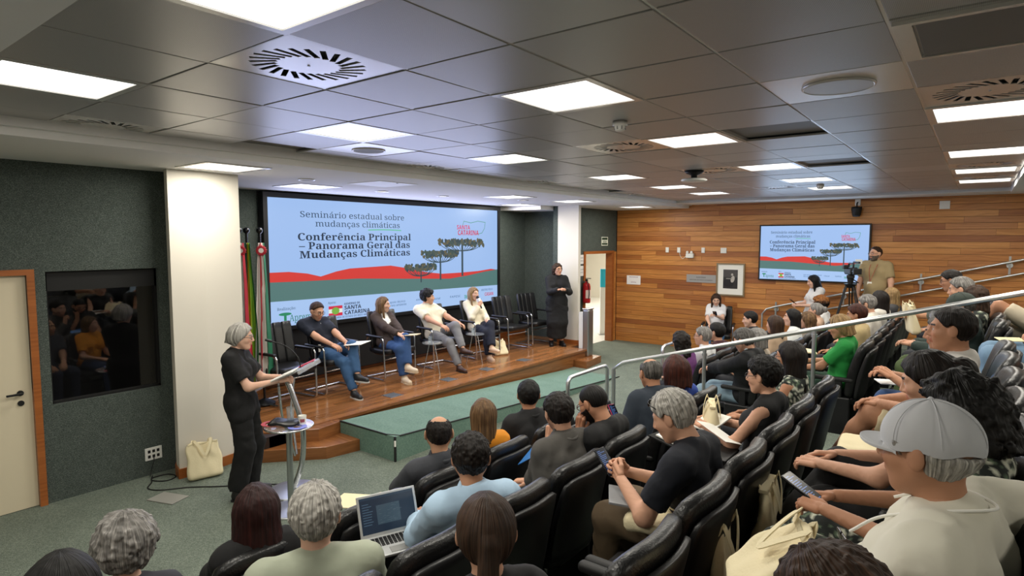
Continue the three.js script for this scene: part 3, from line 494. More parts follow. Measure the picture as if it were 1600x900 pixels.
// ---------------------------------------------------------------- auditorium seats
function deform(g, fn) { const p = g.attributes.position, v = new THREE.Vector3(); for (let i = 0; i < p.count; i++) { v.fromBufferAttribute(p, i); fn(v); p.setXYZ(i, v.x, v.y, v.z); } g.computeVertexNormals(); return g; }
function cushion(w, h, t, r, seg, fn) {   // rounded box with inner subdivisions
  const g = new THREE.BoxGeometry(w, h, t, seg, seg, 3), p = g.attributes.position, v = new THREE.Vector3(), c = new THREE.Vector3();
  for (let i = 0; i < p.count; i++) { v.fromBufferAttribute(p, i); c.set(Math.max(-w / 2 + r, Math.min(w / 2 - r, v.x)), Math.max(-h / 2 + r, Math.min(h / 2 - r, v.y)), Math.max(-t / 2 + r * 0.99, Math.min(t / 2 - r * 0.99, v.z))); const d = v.clone().sub(c); if (d.lengthSq() > 1e-9) { d.normalize().multiplyScalar(r); v.copy(c).add(d); } if (fn) fn(v); p.setXYZ(i, v.x, v.y, v.z); }
  const m = metric(g, 1); const o = mergeWeld(m); return o;
}
function mergeWeld(g) { // smooth normals over equal positions
  const p = g.attributes.position, map = new Map(), n = []; g.computeVertexNormals(); const nn = g.attributes.normal;
  for (let i = 0; i < p.count; i++) { const k = Math.round(p.getX(i) * 2e4) + '_' + Math.round(p.getY(i) * 2e4) + '_' + Math.round(p.getZ(i) * 2e4); let a = map.get(k); if (!a) map.set(k, a = V(0, 0, 0)); a.add(V(nn.getX(i), nn.getY(i), nn.getZ(i))); n.push(a); }
  n.forEach((a, i) => { const q = a.clone().normalize(); nn.setXYZ(i, q.x, q.y, q.z); }); return g;
}
const SEAT = {};
{
  const back = (v) => { const k = (v.y + 0.27) / 0.54; v.x *= 1 - 0.1 * Math.max(0, k - 0.55) ** 1.2; const e = Math.abs(v.x) / 0.26; if (v.y > 0) v.y -= 0.06 * e ** 4; v.z += 0.045 * e * e + 0.02 * Math.sin(Math.PI * k) * (v.z > 0 ? 1 : 0.2); };
  SEAT.back = cushion(0.53, 0.56, 0.075, 0.034, 12, back);
  SEAT.shell = cushion(0.49, 0.5, 0.03, 0.014, 10, (v) => { back(v); v.z -= 0.05; });
  SEAT.cush = cushion(0.44, 0.1, 0.47, 0.045, 8, (v) => { v.y += 0.02 * (v.z / 0.235) ** 2; });
  SEAT.side = join(rbAt(0.045, 0.4, 0.3, 0.018, 0, 0.25, 0.02), rbAt(0.045, 0.06, 0.36, 0.018, 0, 0.03, 0));
  SEAT.arm = rb(0.05, 0.045, 0.36, 0.02, 3);
  SEAT.tablet = rb(0.26, 0.016, 0.3, 0.007, 2);
}
const SEATX = [-2.82, -1.97, -1.08, -0.08, 0.86];   // hip line of each row
let seatProto = null, seatProtoTab = null;
function makeSeat(tab, label, group) {
  const t = thing('auditorium_seat', label, 'seat', [0, 0, 0], 0, group);
  mesh('backrest', SEAT.back, M.leather, t, [0, 0.715, -0.225], [-0.2, 0, 0]);
  mesh('back_shell', SEAT.shell, M.seatShell, t, [0, 0.69, -0.235], [-0.2, 0, 0]);
  mesh('seat_cushion', SEAT.cush, M.leather, t, [0, 0.4, 0.02]);
  for (const s of [-1, 1]) { mesh('side_support', SEAT.side, M.seatShell, t, [s * 0.248, 0, -0.03]); mesh('armrest', SEAT.arm, M.rubber, t, [s * 0.248, 0.62, 0.0]); mesh('arm_post', rb(0.035, 0.2, 0.07, 0.012, 2), M.seatShell, t, [s * 0.248, 0.52, -0.05]); }
  if (tab) mesh('writing_tablet', SEAT.tablet, M.black, t, [-0.18, 0.655, 0.2]);
  return t;
}
const ORD = ['first', 'second', 'third', 'fourth', 'fifth', 'sixth', 'seventh', 'eighth', 'ninth', 'tenth', 'eleventh', 'twelfth'];
function seatRow(row, zs, sec, tabs = []) {
  zs.forEach((z, i) => {
    const label = `black leather auditorium seat, ${ORD[i]} from the ${sec === 'near' ? 'near end' : 'aisle'} of the ${ORD[row]} row, ${sec === 'near' ? 'near' : 'far'} block`, tab = tabs.includes(i), group = 'auditorium seats in rows';
    const pos = [SEATX[row], TIER[row], z], turn = -Math.PI / 2;
    let t; if (tab) t = seatProtoTab ? copyThing(seatProtoTab, label) : (seatProtoTab = makeSeat(true, label, group)); else t = seatProto ? copyThing(seatProto, label) : (seatProto = makeSeat(false, label, group));
    t.position.set(...pos); t.rotation.set(0, turn, 0);
  });
}
seatRow(0, [-0.3, -0.88, -1.48, -2.1, -2.7, -3.3, -3.93, -4.55], 'near');
seatRow(1, [-0.55, -1.2, -1.76, -2.32, -2.88, -3.46, -4.26, -4.84], 'near');
seatRow(2, [-0.75, -1.3, -1.85, -2.4, -2.95, -3.5, -4.05, -4.72], 'near', [5]);
seatRow(3, [-1.25, -1.83, -2.41, -2.99, -3.57, -4.15, -4.73, -5.28], 'near');
seatRow(0, [-7.3, -7.88, -8.46, -9.95], 'far');
seatRow(1, [-6.75, -7.33, -7.99, -8.75, -9.33, -10.1, -10.9], 'far');
seatRow(2, [-6.78, -7.36, -7.94, -8.52, -9.1, -9.78, -10.5, -11.2], 'far');
seatRow(3, [-6.7, -7.3, -7.9, -8.5, -9.1, -9.7], 'far');
seatRow(4, [-3.5, -4.1, -4.7, -5.3, -6.1, -6.9, -7.6, -8.3], 'near');

// ---------------------------------------------------------------- stage chairs
function makeStageChair(label) {
  const t = thing('stage_chair', label, 'chair', [0, 0, 0], 0, 'black leather chairs on the stage');
  const bend = (v) => { v.z += 0.05 * (v.x / 0.25) ** 2; };
  for (let i = 0; i < 4; i++) mesh('back_panel', cushion(0.135, 0.58, 0.07, 0.03, 6, (v) => { v.z += 0.6 * (v.x + (i - 1.5) * 0.13) ** 2; }), M.leather, t, [(i - 1.5) * 0.13, 0.73, -0.235], [-0.2, 0, 0]);
  mesh('seat_cushion', cushion(0.53, 0.11, 0.5, 0.048, 8, (v) => { v.y += 0.03 * (v.z / 0.25) ** 2; }), M.leather, t, [0, 0.42, 0.03]);
  for (const s of [-1, 1]) {
    mesh('armrest', rb(0.055, 0.035, 0.38, 0.016), M.black, t, [s * 0.3, 0.665, -0.02]);
    mesh('leg', pipe([[s * 0.3, 0.65, 0.12], [s * 0.3, 0.64, 0.19], [s * 0.29, 0.02, 0.22], [s * 0.29, 0.016, -0.26]], 0.014, 0.05), M.chrome, t);
    mesh('arm_bracket', pipe([[s * 0.3, 0.65, -0.18], [s * 0.27, 0.6, -0.25]], 0.012, 0.02), M.chrome, t);
  }
  mesh('cross_bar', pipe([[-0.29, 0.018, -0.24], [0.29, 0.018, -0.24]], 0.013), M.chrome, t);
  mesh('cross_bar', pipe([[-0.29, 0.33, 0.17], [0.29, 0.33, 0.17]], 0.013), M.chrome, t);
  return t;
}
const STAGEX = -7.12, chairZ = [-4.42, -5.15, -6.2, -7.25, -8.3, -9.2, -10.0];
{
  const L = ['empty black stage chair right behind the lectern', 'black stage chair under the man in the navy polo', 'black stage chair under the woman in the brown blazer', 'black stage chair under the man in the cream shirt', 'black stage chair under the woman with the microphone', 'empty black stage chair beside the woman with the microphone', 'empty black stage chair nearest the standing woman'];
  const p = makeStageChair(L[0]); chairZ.forEach((z, i) => { const c = i ? copyThing(p, L[i]) : p; c.position.set(STAGEX + (i === 1 ? -0.02 : 0), STG, z); c.rotation.set(0, Math.PI / 2 + [0.1, 0.05, -0.05, -0.1, -0.1, -0.05, -0.1][i], 0); });
  const w = copyThing(p, 'black leather chair by the timber wall under the woman with the phone'); w.position.set(-4.2, 0, -12.42); w.rotation.set(0, 0.25, 0);
}
for (const [i, [x, z, l]] of [[-6.75, -6.72, 'small round glass side table between the blazer woman and the cream shirt man'], [-6.8, -7.8, 'small round glass side table beside the woman with the microphone']].entries()) {
  const t = thing('side_table', l, 'table', [x, STG, z]);
  mesh('table_top', cyl(0.16, 0.16, 0.012, 36), M.acrylic, t, [0, 0.5, 0]);
  for (let k = 0; k < 3; k++) { const a = k * 2.094; mesh('leg', pipe([[Math.cos(a) * 0.05, 0.49, Math.sin(a) * 0.05], [Math.cos(a) * 0.16, 0.0, Math.sin(a) * 0.16]], 0.008), M.chrome, t); }
  const g = tag(mesh('water_glass', lathe([[0, 0], [0.028, 0.002], [0.032, 0.1], [0.029, 0.1], [0.026, 0.006], [0, 0.006]], 24), M.acrylic, scene, [x - 0.02, STG + 0.507, z + 0.03]), 'clear drinking glass on the side table ' + (i ? 'near the microphone' : 'between the middle chairs'), 'glass');
}
// ---------------------------------------------------------------- lectern, round table and the things on them
const LECT = { x: -5.1, z: -3.2 };
{
  const t = thing('lectern', 'clear acrylic lectern with curved chrome stem and round steel foot', 'lectern', [LECT.x, 0, LECT.z], 0.62);   // reader stands on the local -x side
  mesh('foot_disc', lathe([[0, 0], [0.24, 0], [0.245, 0.008], [0.23, 0.016], [0.05, 0.026], [0, 0.03]], 48), M.steel, t);
  mesh('stem', tube([[0, 0.02, 0], [0.09, 0.3, 0], [0.1, 0.62, 0], [0.02, 0.92, 0], [-0.03, 1.06, 0]], 0.026, 40, 14), M.chrome, t);
  for (const s of [-1, 1]) mesh('strut', pipe([[0.03, 0.35, s * 0.02], [-0.05, 0.75, s * 0.1], [-0.04, 1.06, s * 0.18]], 0.011, 0.05), M.chrome, t);
  const top = mesh('reading_top', rb(0.44, 0.012, 0.56, 0.005), M.acrylic, t, [-0.02, 1.13, 0], [0, 0, 0.42]);
  mesh('ledge', rb(0.02, 0.04, 0.56, 0.006), M.acrylic, t, [-0.21, 1.05, 0], [0, 0, 0.42]);
  mesh('front_lip', rb(0.012, 0.05, 0.56, 0.004), M.acrylic, t, [0.18, 1.21, 0], [0, 0, 0.42]);
  const place = (o, x, y, z, ry = 0) => { o.position.set(x, y, z); o.rotation.set(0, ry, 0.42); const g = new THREE.Group(); return o; };
  // things that lie on the lectern stand in world space
  const w = (x, y, z) => { const v = V(x, y, z).applyEuler(new THREE.Euler(0, 0.62, 0)); return [v.x + LECT.x, v.y, v.z + LECT.z]; };
  const lay = (m, x, z, dy, ry = 0) => { m.position.set(...w(-0.02 + x * 0.913 - dy * 0.4, 1.13 + x * 0.408 + dy, z)); m.quaternion.setFromEuler(new THREE.Euler(0, 0.62, 0)).multiply(new THREE.Quaternion().setFromEuler(new THREE.Euler(0, 0, 0.42))).multiply(new THREE.Quaternion().setFromEuler(new THREE.Euler(0, ry, 0))); return m; };
  tag(lay(mesh('open_notes', rb(0.21, 0.012, 0.29, 0.003), M.paper), 0.0, 0.06, 0.014, 0.15), 'white sheets of notes lying on the acrylic lectern', 'papers');
  tag(lay(mesh('red_folder', rb(0.15, 0.012, 0.2, 0.003), std(0xb9283c, 0.5)), 0.13, -0.18, 0.016, 0.3), 'red folder on the upper corner of the lectern', 'folder');
  tag(lay(mesh('blue_folder', rb(0.1, 0.01, 0.14, 0.003), std(0x6a78c0, 0.5)), 0.02, -0.22, 0.016, 0.2), 'small blue folder on the lectern beside the red one', 'folder');
  tag(lay(mesh('mobile_phone', rb(0.075, 0.009, 0.15, 0.004), M.blackGloss), -0.1, -0.02, 0.016, 0.7), 'dark phone lying on the lectern under the speaker hand', 'phone');
  const mic = thing('gooseneck_microphone', 'thin black gooseneck microphone rising from the lectern', 'microphone', w(0.12, 1.19, 0.05), 0.62);
  mesh('neck', tube([[0, 0, 0], [-0.02, 0.12, 0.02], [-0.12, 0.22, 0.03], [-0.26, 0.27, 0.04]], 0.006, 30, 8), M.black, mic); mesh('capsule', cyl(0.012, 0.012, 0.06, 14).rotateZ(1.3), M.black, mic, [-0.28, 0.275, 0.04]); mesh('mic_base', cyl(0.03, 0.035, 0.02, 20), M.black, mic);
}
{
  const x = -4.75, z = -2.95, t = thing('round_pedestal_table', 'small round table on a steel pole beside the lectern', 'table', [x, 0, z]);
  mesh('foot_disc', lathe([[0, 0], [0.2, 0], [0.205, 0.008], [0.19, 0.014], [0.04, 0.024], [0, 0.03]], 48), M.steel, t);
  mesh('pole', cyl(0.027, 0.027, 0.74, 20), M.steel, t, [0, 0.39, 0]);
  mesh('table_top', lathe([[0, 0.755], [0.2, 0.755], [0.205, 0.762], [0.2, 0.77], [0, 0.77]], 48), M.acrylic, t);
  mesh('table_rim', new THREE.TorusGeometry(0.204, 0.008, 8, 48), M.chrome, t, [0, 0.762, 0], [Math.PI / 2, 0, 0]);
  tag(mesh('water_glass', lathe([[0, 0], [0.028, 0.002], [0.034, 0.13], [0.031, 0.13], [0.026, 0.008], [0, 0.008]], 24), M.acrylic, scene, [x - 0.02, 0.79, z - 0.03]), 'clear water glass on the small table by the lectern', 'glass');
  const cup = thing('paper_cup', 'white paper cup with red print on the small table', 'cup', [x + 0.1, 0.772, z - 0.07]);
  mesh('cup_wall', lathe([[0.027, 0], [0.036, 0.085], [0.034, 0.085], [0.025, 0.003]], 28), M.paper, cup); mesh('print', new THREE.CylinderGeometry(0.0345, 0.0315, 0.03, 28, 1, true, 0.4, 1.2), std(0xa6555f, 0.6, { side: THREE.DoubleSide }), cup, [0, 0.045, 0]);
  const bag = cushion(0.26, 0.03, 0.19, 0.013, 8, (v) => { v.y += 0.012 * noise3(v.x * 20, 1, v.z * 20) + 0.01 * Math.abs(Math.sin(v.x * 14)); });
  tag(mesh('black_pouch', bag, M.leather, scene, [x - 0.02, 0.788, z + 0.01], [0, 0.5, 0]), 'creased black leather pouch on the small table', 'pouch');
  tag(mesh('red_fan', lathe([[0.05, 0], [0.085, 0.002], [0.085, 0.006], [0.05, 0.006]], 32), std(0xb04048, 0.5), scene, [x - 0.13, 0.775, z + 0.09]), 'red round hand fan on the table edge', 'fan');
  tag(mesh('blue_fan', lathe([[0.04, 0], [0.08, 0.002], [0.08, 0.006], [0.04, 0.006]], 32), std(0x7d86d8, 0.5), scene, [x + 0.13, 0.775, z + 0.0]), 'violet blue round hand fan on the table edge', 'fan');
}
// ---------------------------------------------------------------- flags
{
  const cloth = (w, h, bands, seed) => {
    const g = new THREE.PlaneGeometry(w, h, 24, 40), p = g.attributes.position, col = new Float32Array(p.count * 3), c = new THREE.Color();
    for (let i = 0; i < p.count; i++) { const x = p.getX(i), y = p.getY(i), u = x / w + 0.5, v = 0.5 - y / h; const a = u * Math.PI * 5 + seed, pinch = 0.35 + 0.65 * Math.min(1, v * 1.4); p.setX(i, x * pinch * (1 + 0.1 * Math.sin(v * 7 + seed))); p.setZ(i, 0.05 * Math.sin(a + v * 1.4) * pinch + 0.02 * noise3(u * 6, v * 6, seed)); const b = bands.find((q) => u + 0.16 * v * q[2] < q[0]) || bands[bands.length - 1]; c.set(b[1]); col.set([c.r, c.g, c.b], i * 3); }
    g.setAttribute('color', new THREE.BufferAttribute(col, 3)); g.computeVertexNormals(); return g;
  };
  const fm = new THREE.MeshStandardMaterial({ vertexColors: true, roughness: 0.7, side: THREE.DoubleSide });
  const F = [
    [-7.2, -3.87, 'flag of white and red cloth with a red rosette hanging nearest the column', [[0.25, '#b3273a', 1], [0.6, '#e9e6e0', 1], [0.8, '#e4e2dc', 1], [1.2, '#b3273a', 0]], 1],
    [-7.26, -4.0, 'green and yellow flag hanging between the two red and white flags', [[0.35, '#1c4a33', 0], [0.6, '#d8b92c', 0], [0.8, '#7fae2e', 0], [1.2, '#1c6a3d', 0]], 4],
    [-7.2, -4.14, 'white and red flag with rosette hanging nearest the big screen', [[0.3, '#e9e6e0', 0], [0.55, '#c02a3c', 1], [0.85, '#efece6', 1], [1.3, '#1f6f4d', 1]], 7]];
  F.forEach(([x, z, l, b, s], i) => {
    const t = thing('standing_flag', l, 'flag', [x, STG, z], 0.9, 'flags beside the stage');
    mesh('pole', cyl(0.015, 0.015, 2.2, 14), M.blackGloss, t, [0, 1.1, 0]); mesh('finial', new THREE.SphereGeometry(0.04, 20, 14), M.blackGloss, t, [0, 2.23, 0]);
    mesh('flag_cloth', cloth(0.19, 1.75, b, s), fm, t, [0.02, 1.2, 0.05]);
    mesh('stand', lathe([[0, 0], [0.13, 0], [0.13, 0.03], [0.03, 0.08], [0, 0.08]], 28), M.black, t);
    if (i !== 1) { const ro = new THREE.Group(); for (let k = 0; k < 10; k++) { } mesh('rosette', deform(new THREE.TorusGeometry(0.04, 0.024, 8, 40), (v) => { const a = Math.atan2(v.y, v.x); const q = 1 + 0.12 * Math.sin(a * 14); v.x *= q; v.y *= q; v.z *= 0.5; }), std(0xb61f31, 0.6), t, [0.03, 1.98, 0.1]); mesh('rosette_centre', cyl(0.03, 0.03, 0.03, 20).rotateX(Math.PI / 2), M.paper, t, [0.03, 1.98, 0.1]); }
  });
}

// ---------------------------------------------------------------- people: smooth bodies meshed from distance fields
function nets(f, b0, b1, c) {
  const nx = Math.ceil((b1[0] - b0[0]) / c) + 2, ny = Math.ceil((b1[1] - b0[1]) / c) + 2, nz = Math.ceil((b1[2] - b0[2]) / c) + 2, sx = 1, sy = nx, sz = nx * ny, N = nx * ny * nz, val = new Float32Array(N), B = 4, lim = c * B * 0.87 * 1.35 + 0.006;
  for (let Z = 0; Z < nz; Z += B) for (let Y = 0; Y < ny; Y += B) for (let X = 0; X < nx; X += B) {
    const d = f(b0[0] + (X + 1.5) * c, b0[1] + (Y + 1.5) * c, b0[2] + (Z + 1.5) * c), far = Math.abs(d) > lim, xe = Math.min(X + B, nx), ye = Math.min(Y + B, ny), ze = Math.min(Z + B, nz);
    for (let z = Z; z < ze; z++) for (let y = Y; y < ye; y++) for (let x = X; x < xe; x++) val[x + y * sy + z * sz] = far ? d : f(b0[0] + x * c, b0[1] + y * c, b0[2] + z * c);
  }
  const pos = [], idx = [], id = new Int32Array(N).fill(-1), off = [0, sx, sy, sx + sy, sz, sx + sz, sy + sz, sx + sy + sz], E = [[0, 1], [0, 2], [0, 4], [1, 3], [1, 5], [2, 3], [2, 6], [3, 7], [4, 5], [4, 6], [5, 7], [6, 7]], step = [sx, sy, sz];
  for (let z = 0; z < nz - 1; z++) for (let y = 0; y < ny - 1; y++) for (let x = 0; x < nx - 1; x++) {
    const i = x + y * sy + z * sz; let m = 0; for (let k = 0; k < 8; k++) if (val[i + off[k]] < 0) m |= 1 << k; if (m === 0 || m === 255) continue;
    let px = 0, py = 0, pz = 0, n = 0;
    for (const [a, b] of E) { const va = val[i + off[a]], vb = val[i + off[b]]; if ((va < 0) === (vb < 0)) continue; const t = va / (va - vb); px += (a & 1) + ((b & 1) - (a & 1)) * t; py += ((a >> 1) & 1) + (((b >> 1) & 1) - ((a >> 1) & 1)) * t; pz += ((a >> 2) & 1) + (((b >> 2) & 1) - ((a >> 2) & 1)) * t; n++; }
    id[i] = pos.length / 3; pos.push(b0[0] + (x + px / n) * c, b0[1] + (y + py / n) * c, b0[2] + (z + pz / n) * c);
    if (!x || !y || !z) continue;
    for (let a = 0; a < 3; a++) { const v0 = val[i] < 0, v1 = val[i + step[a]] < 0; if (v0 === v1) continue; const u = step[(a + 1) % 3], w = step[(a + 2) % 3], A = id[i - u - w], Bq = id[i - w], C = id[i], D = id[i - u]; if (A < 0 || Bq < 0 || D < 0) continue; if (v0) idx.push(A, Bq, C, A, C, D); else idx.push(A, C, Bq, A, D, C); }
  }
  return { pos, idx };
}
const ell = (x, y, z, rx, ry, rz) => { const a = x / rx, b = y / ry, c = z / rz, k0 = Math.sqrt(a * a + b * b + c * c), k1 = Math.sqrt(a * a / rx / rx + b * b / ry / ry + c * c / rz / rz); return k1 < 1e-6 ? -Math.min(rx, ry, rz) : k0 * (k0 - 1) / k1; };
const smin = (a, b, k) => { const h = Math.max(k - Math.abs(a - b), 0) / k; return Math.min(a, b) - h * h * k * 0.25; };
const smax = (a, b, k) => -smin(-a, -b, k);
function cap(x, y, z, q) { // q = [ax, ay, az, bx, by, bz, ra, rb, flat]
  const bxv = q[3] - q[0], byv = q[4] - q[1], bzv = q[5] - q[2], px = x - q[0], py = y - q[1], pz = z - q[2], L = bxv * bxv + byv * byv + bzv * bzv || 1e-9; let h = (px * bxv + py * byv + pz * bzv) / L; const hr = h; h = h < 0 ? 0 : h > 1 ? 1 : h;
  const dx = px - bxv * h, dy = py - byv * h, dz = pz - bzv * h; let d = Math.sqrt(dx * dx + dy * dy + dz * dz) - (q[6] + (q[7] - q[6]) * h); if (q[8]) d = Math.max(d, (hr - 1) * Math.sqrt(L)); return d;
}
const bonesField = (bones, k, wr = 0, fr = 13) => (x, y, z) => { let d = 9; for (const q of bones) d = smin(d, cap(x, y, z, q), k); if (wr && d < 0.06 && d > -0.06) { const u = x + 0.5 * y, w = z - 0.4 * y; d += wr * (1.5 * Math.abs(noise3(u * fr, y * fr * 0.6, w * fr)) - 1.1 + 0.6 * Math.abs(noise3(u * fr * 2.1 + 9, y * fr * 1.1, w * fr * 2.1))); } return d; };
function boneBounds(bones, pad) { const a = [9, 9, 9], b = [-9, -9, -9]; for (const q of bones) for (let k = 0; k < 3; k++) { const r = Math.max(q[6], q[7]) + pad; a[k] = Math.min(a[k], q[k] - r, q[k + 3] - r); b[k] = Math.max(b[k], q[k] + r, q[k + 3] + r); } return [a, b]; }
function geo(raw, colors, uvf) { const g = new THREE.BufferGeometry(); g.setAttribute('position', new THREE.Float32BufferAttribute(raw.pos, 3)); g.setIndex(raw.idx); if (colors) g.setAttribute('color', new THREE.Float32BufferAttribute(colors, 3)); if (uvf) { const uv = new Float32Array(raw.pos.length / 3 * 2); for (let i = 0; i < uv.length / 2; i++) { const [u, v] = uvf(raw.pos[3 * i], raw.pos[3 * i + 1], raw.pos[3 * i + 2]); uv[2 * i] = u; uv[2 * i + 1] = v; } g.setAttribute('uv', new THREE.BufferAttribute(uv, 2)); } g.computeVertexNormals(); return g; }
function joinRaw(list) { const pos = [], idx = [], col = []; for (const r of list) { const o = pos.length / 3; for (const v of r.pos) pos.push(v); for (const v of r.col) col.push(v); for (const i of r.idx) idx.push(i + o); } return { pos, idx, col }; }
function xform(raw, m, mirror) { const pos = new Array(raw.pos.length), v = new THREE.Vector3(); for (let i = 0; i < raw.pos.length; i += 3) { v.set(mirror ? -raw.pos[i] : raw.pos[i], raw.pos[i + 1], raw.pos[i + 2]).applyMatrix4(m); pos[i] = v.x; pos[i + 1] = v.y; pos[i + 2] = v.z; } let idx = raw.idx; if (mirror) { idx = idx.slice(); for (let i = 0; i < idx.length; i += 3) { const t = idx[i]; idx[i] = idx[i + 1]; idx[i + 1] = t; } } return { pos, idx }; }
const LOD = { near: { body: 0.0125, head: 0.004, hand: 0.0038, hair: 0.0048, wr: 0.008 }, mid: { body: 0.017, head: 0.0055, hand: 0.005, hair: 0.0075, wr: 0.008 }, far: { body: 0.024, head: 0.0085, hand: 0.0068, hair: 0.011, wr: 0.006 } };
// head: face along +z, centre between crown and chin
function headField(fem) {
  const jw = fem ? 0.9 : 1, ears = fem ? 0.9 : 1;
  return (x0, y, z) => {
    const x = Math.abs(x0);
    let d = ell(x, y - 0.025, z + 0.012, 0.076, 0.092, 0.096);
    d = smin(d, ell(x, y + 0.03, z - 0.03, 0.062 * jw, 0.078, 0.06), 0.03);
    d = smin(d, cap(x, y, z, [0, -0.05, 0.045, 0, -0.096, 0.064, 0.04 * jw, 0.021]), 0.03);
    d = smin(d, cap(x, y, z, [0.048 * jw, -0.035, 0.002, 0.022, -0.092, 0.05, 0.03, 0.018]), 0.025);
    d = smin(d, cap(x, y, z, [0.012, 0.03, 0.083, 0.045, 0.026, 0.068, 0.009, 0.009]), 0.02);
    d = smin(d, cap(x, y, z, [0.045, -0.018, 0.062, 0.05, -0.02, 0.05, 0.016, 0.016]), 0.03);
    d = smax(d, -ell(x - 0.031, y - 0.008, z - 0.101, 0.019, 0.013, 0.018), 0.012);
    d = smin(d, ell(x - 0.031, y - 0.006, z - 0.073, 0.0135, 0.012, 0.0135), 0.003);
    d = smin(d, cap(x, y, z, [0, 0.02, 0.087, 0, -0.022, 0.107, 0.008, 0.0115]), 0.014);
    d = smin(d, ell(x - 0.012, y + 0.028, z - 0.094, 0.009, 0.007, 0.01), 0.01);
    d = smin(d, cap(x, y, z, [0, -0.051, 0.094, 0.02, -0.053, 0.083, 0.006, 0.004]), 0.008);
    d = smin(d, cap(x, y, z, [0, -0.062, 0.092, 0.017, -0.06, 0.083, 0.0065, 0.004]), 0.008);
    d = smin(d, ell(x - 0.085 - 0.3 * Math.max(-0.02, Math.min(0.02, -z - 0.006)), y - 0.002, z + 0.006, 0.0105 * ears, 0.034 * ears, 0.022 * ears), 0.007);
    d = smin(d, cap(x, y, z, [0, -0.05, -0.022, 0, -0.17, -0.04, fem ? 0.045 : 0.053, fem ? 0.047 : 0.056]), 0.03);
    return d;
  };
}
const headCache = new Map();
function headRaw(fem, cell) { const k = fem + ':' + cell; if (!headCache.has(k)) headCache.set(k, nets(headField(fem), [-0.11, -0.215, -0.13], [0.11, 0.14, 0.14], cell)); return headCache.get(k); }
function headColors(raw, skin, brow, o) {
  const c = [], s = skin, r = raw.pos;
  for (let i = 0; i < r.length; i += 3) {
    const x = Math.abs(r[i]), y = r[i + 1], z = r[i + 2]; let q = [s.r, s.g, s.b];
    if (z > 0.07 && y < -0.045 && y > -0.07 && x < 0.024) q = [s.r * 0.82, s.g * 0.55, s.b * 0.55];
    if (z > 0.055 && Math.abs(y - 0.031) < 0.0055 && x > 0.012 && x < 0.052) q = [brow.r, brow.g, brow.b];
    const e = Math.hypot(x - 0.031, (y - 0.006) * 1.7); if (z > 0.07 && e < 0.0135) q = e < 0.006 ? [0.02, 0.013, 0.01] : e < 0.0115 ? [0.6, 0.57, 0.53] : [s.r * 0.4, s.g * 0.34, s.b * 0.3];
    if (z > 0.05 && y < -0.01 && y > -0.04 && x > 0.02 && x < 0.06) q = [s.r, s.g * 0.9, s.b * 0.88];
    if (o.stubble && y < -0.028 && z > -0.03 && y > -0.12 && !(z > 0.07 && y > -0.07 && x < 0.022)) q = q.map((v, k) => v * 0.68 + [brow.r, brow.g, brow.b][k] * 0.25);
    c.push(...q);
  }
  return c;
}
// right hand: wrist at 0, fingers along +z, palm towards -y, thumb on +x
const handCache = new Map();
function handRaw(pose, cell) {
  const k = pose + cell; if (handCache.has(k)) return handCache.get(k);
  const P = { relax: [0.35, 0.5, 0.4, 0.5], flat: [0.1, 0.15, 0.1, 0.25], grip: [1.0, 1.2, 0.7, 0.9], hold: [0.7, 0.8, 0.5, 0.2] }[pose], bones = [], q = (a, b, r0, r1) => bones.push([...a, ...b, r0, r1]);
  q([-0.022, 0, 0.015], [-0.028, 0, 0.08], 0.015, 0.0135); q([0, 0, 0.01], [0, 0.001, 0.088], 0.0165, 0.0135); q([0.022, 0, 0.015], [0.028, 0, 0.084], 0.015, 0.013); q([0, 0, -0.03], [0, 0, 0.02], 0.026, 0.02);
  [[0.03, 0.086, 0.07, 0.0088], [0.01, 0.092, 0.079, 0.009], [-0.011, 0.088, 0.073, 0.0086], [-0.03, 0.078, 0.057, 0.0078]].forEach(([x, z, L, r], i) => { let a = [x, 0, z], ang = 0; [0.45, 0.3, 0.25].forEach((f, j) => { ang += P[j] * (1 + i * 0.06); const b = [a[0] + x * 0.06 * f, a[1] - Math.sin(ang) * L * f, a[2] + Math.cos(ang) * L * f]; q(a, b, r * (1 - j * 0.06), r * (0.94 - j * 0.08)); a = b; }); });
  const t = P[3]; q([0.018, -0.004, 0.015], [0.046, -0.012 - 0.01 * t, 0.045], 0.014, 0.0115); q([0.046, -0.012 - 0.01 * t, 0.045], [0.055 - 0.02 * t, -0.018 - 0.022 * t, 0.077], 0.011, 0.0095); q([0.055 - 0.02 * t, -0.018 - 0.022 * t, 0.077], [0.054 - 0.04 * t, -0.02 - 0.03 * t, 0.1], 0.0095, 0.008);
  const [a, b] = boneBounds(bones, 0.012); const raw = nets(bonesField(bones, 0.006), a, b, cell); handCache.set(k, raw); return raw;
}
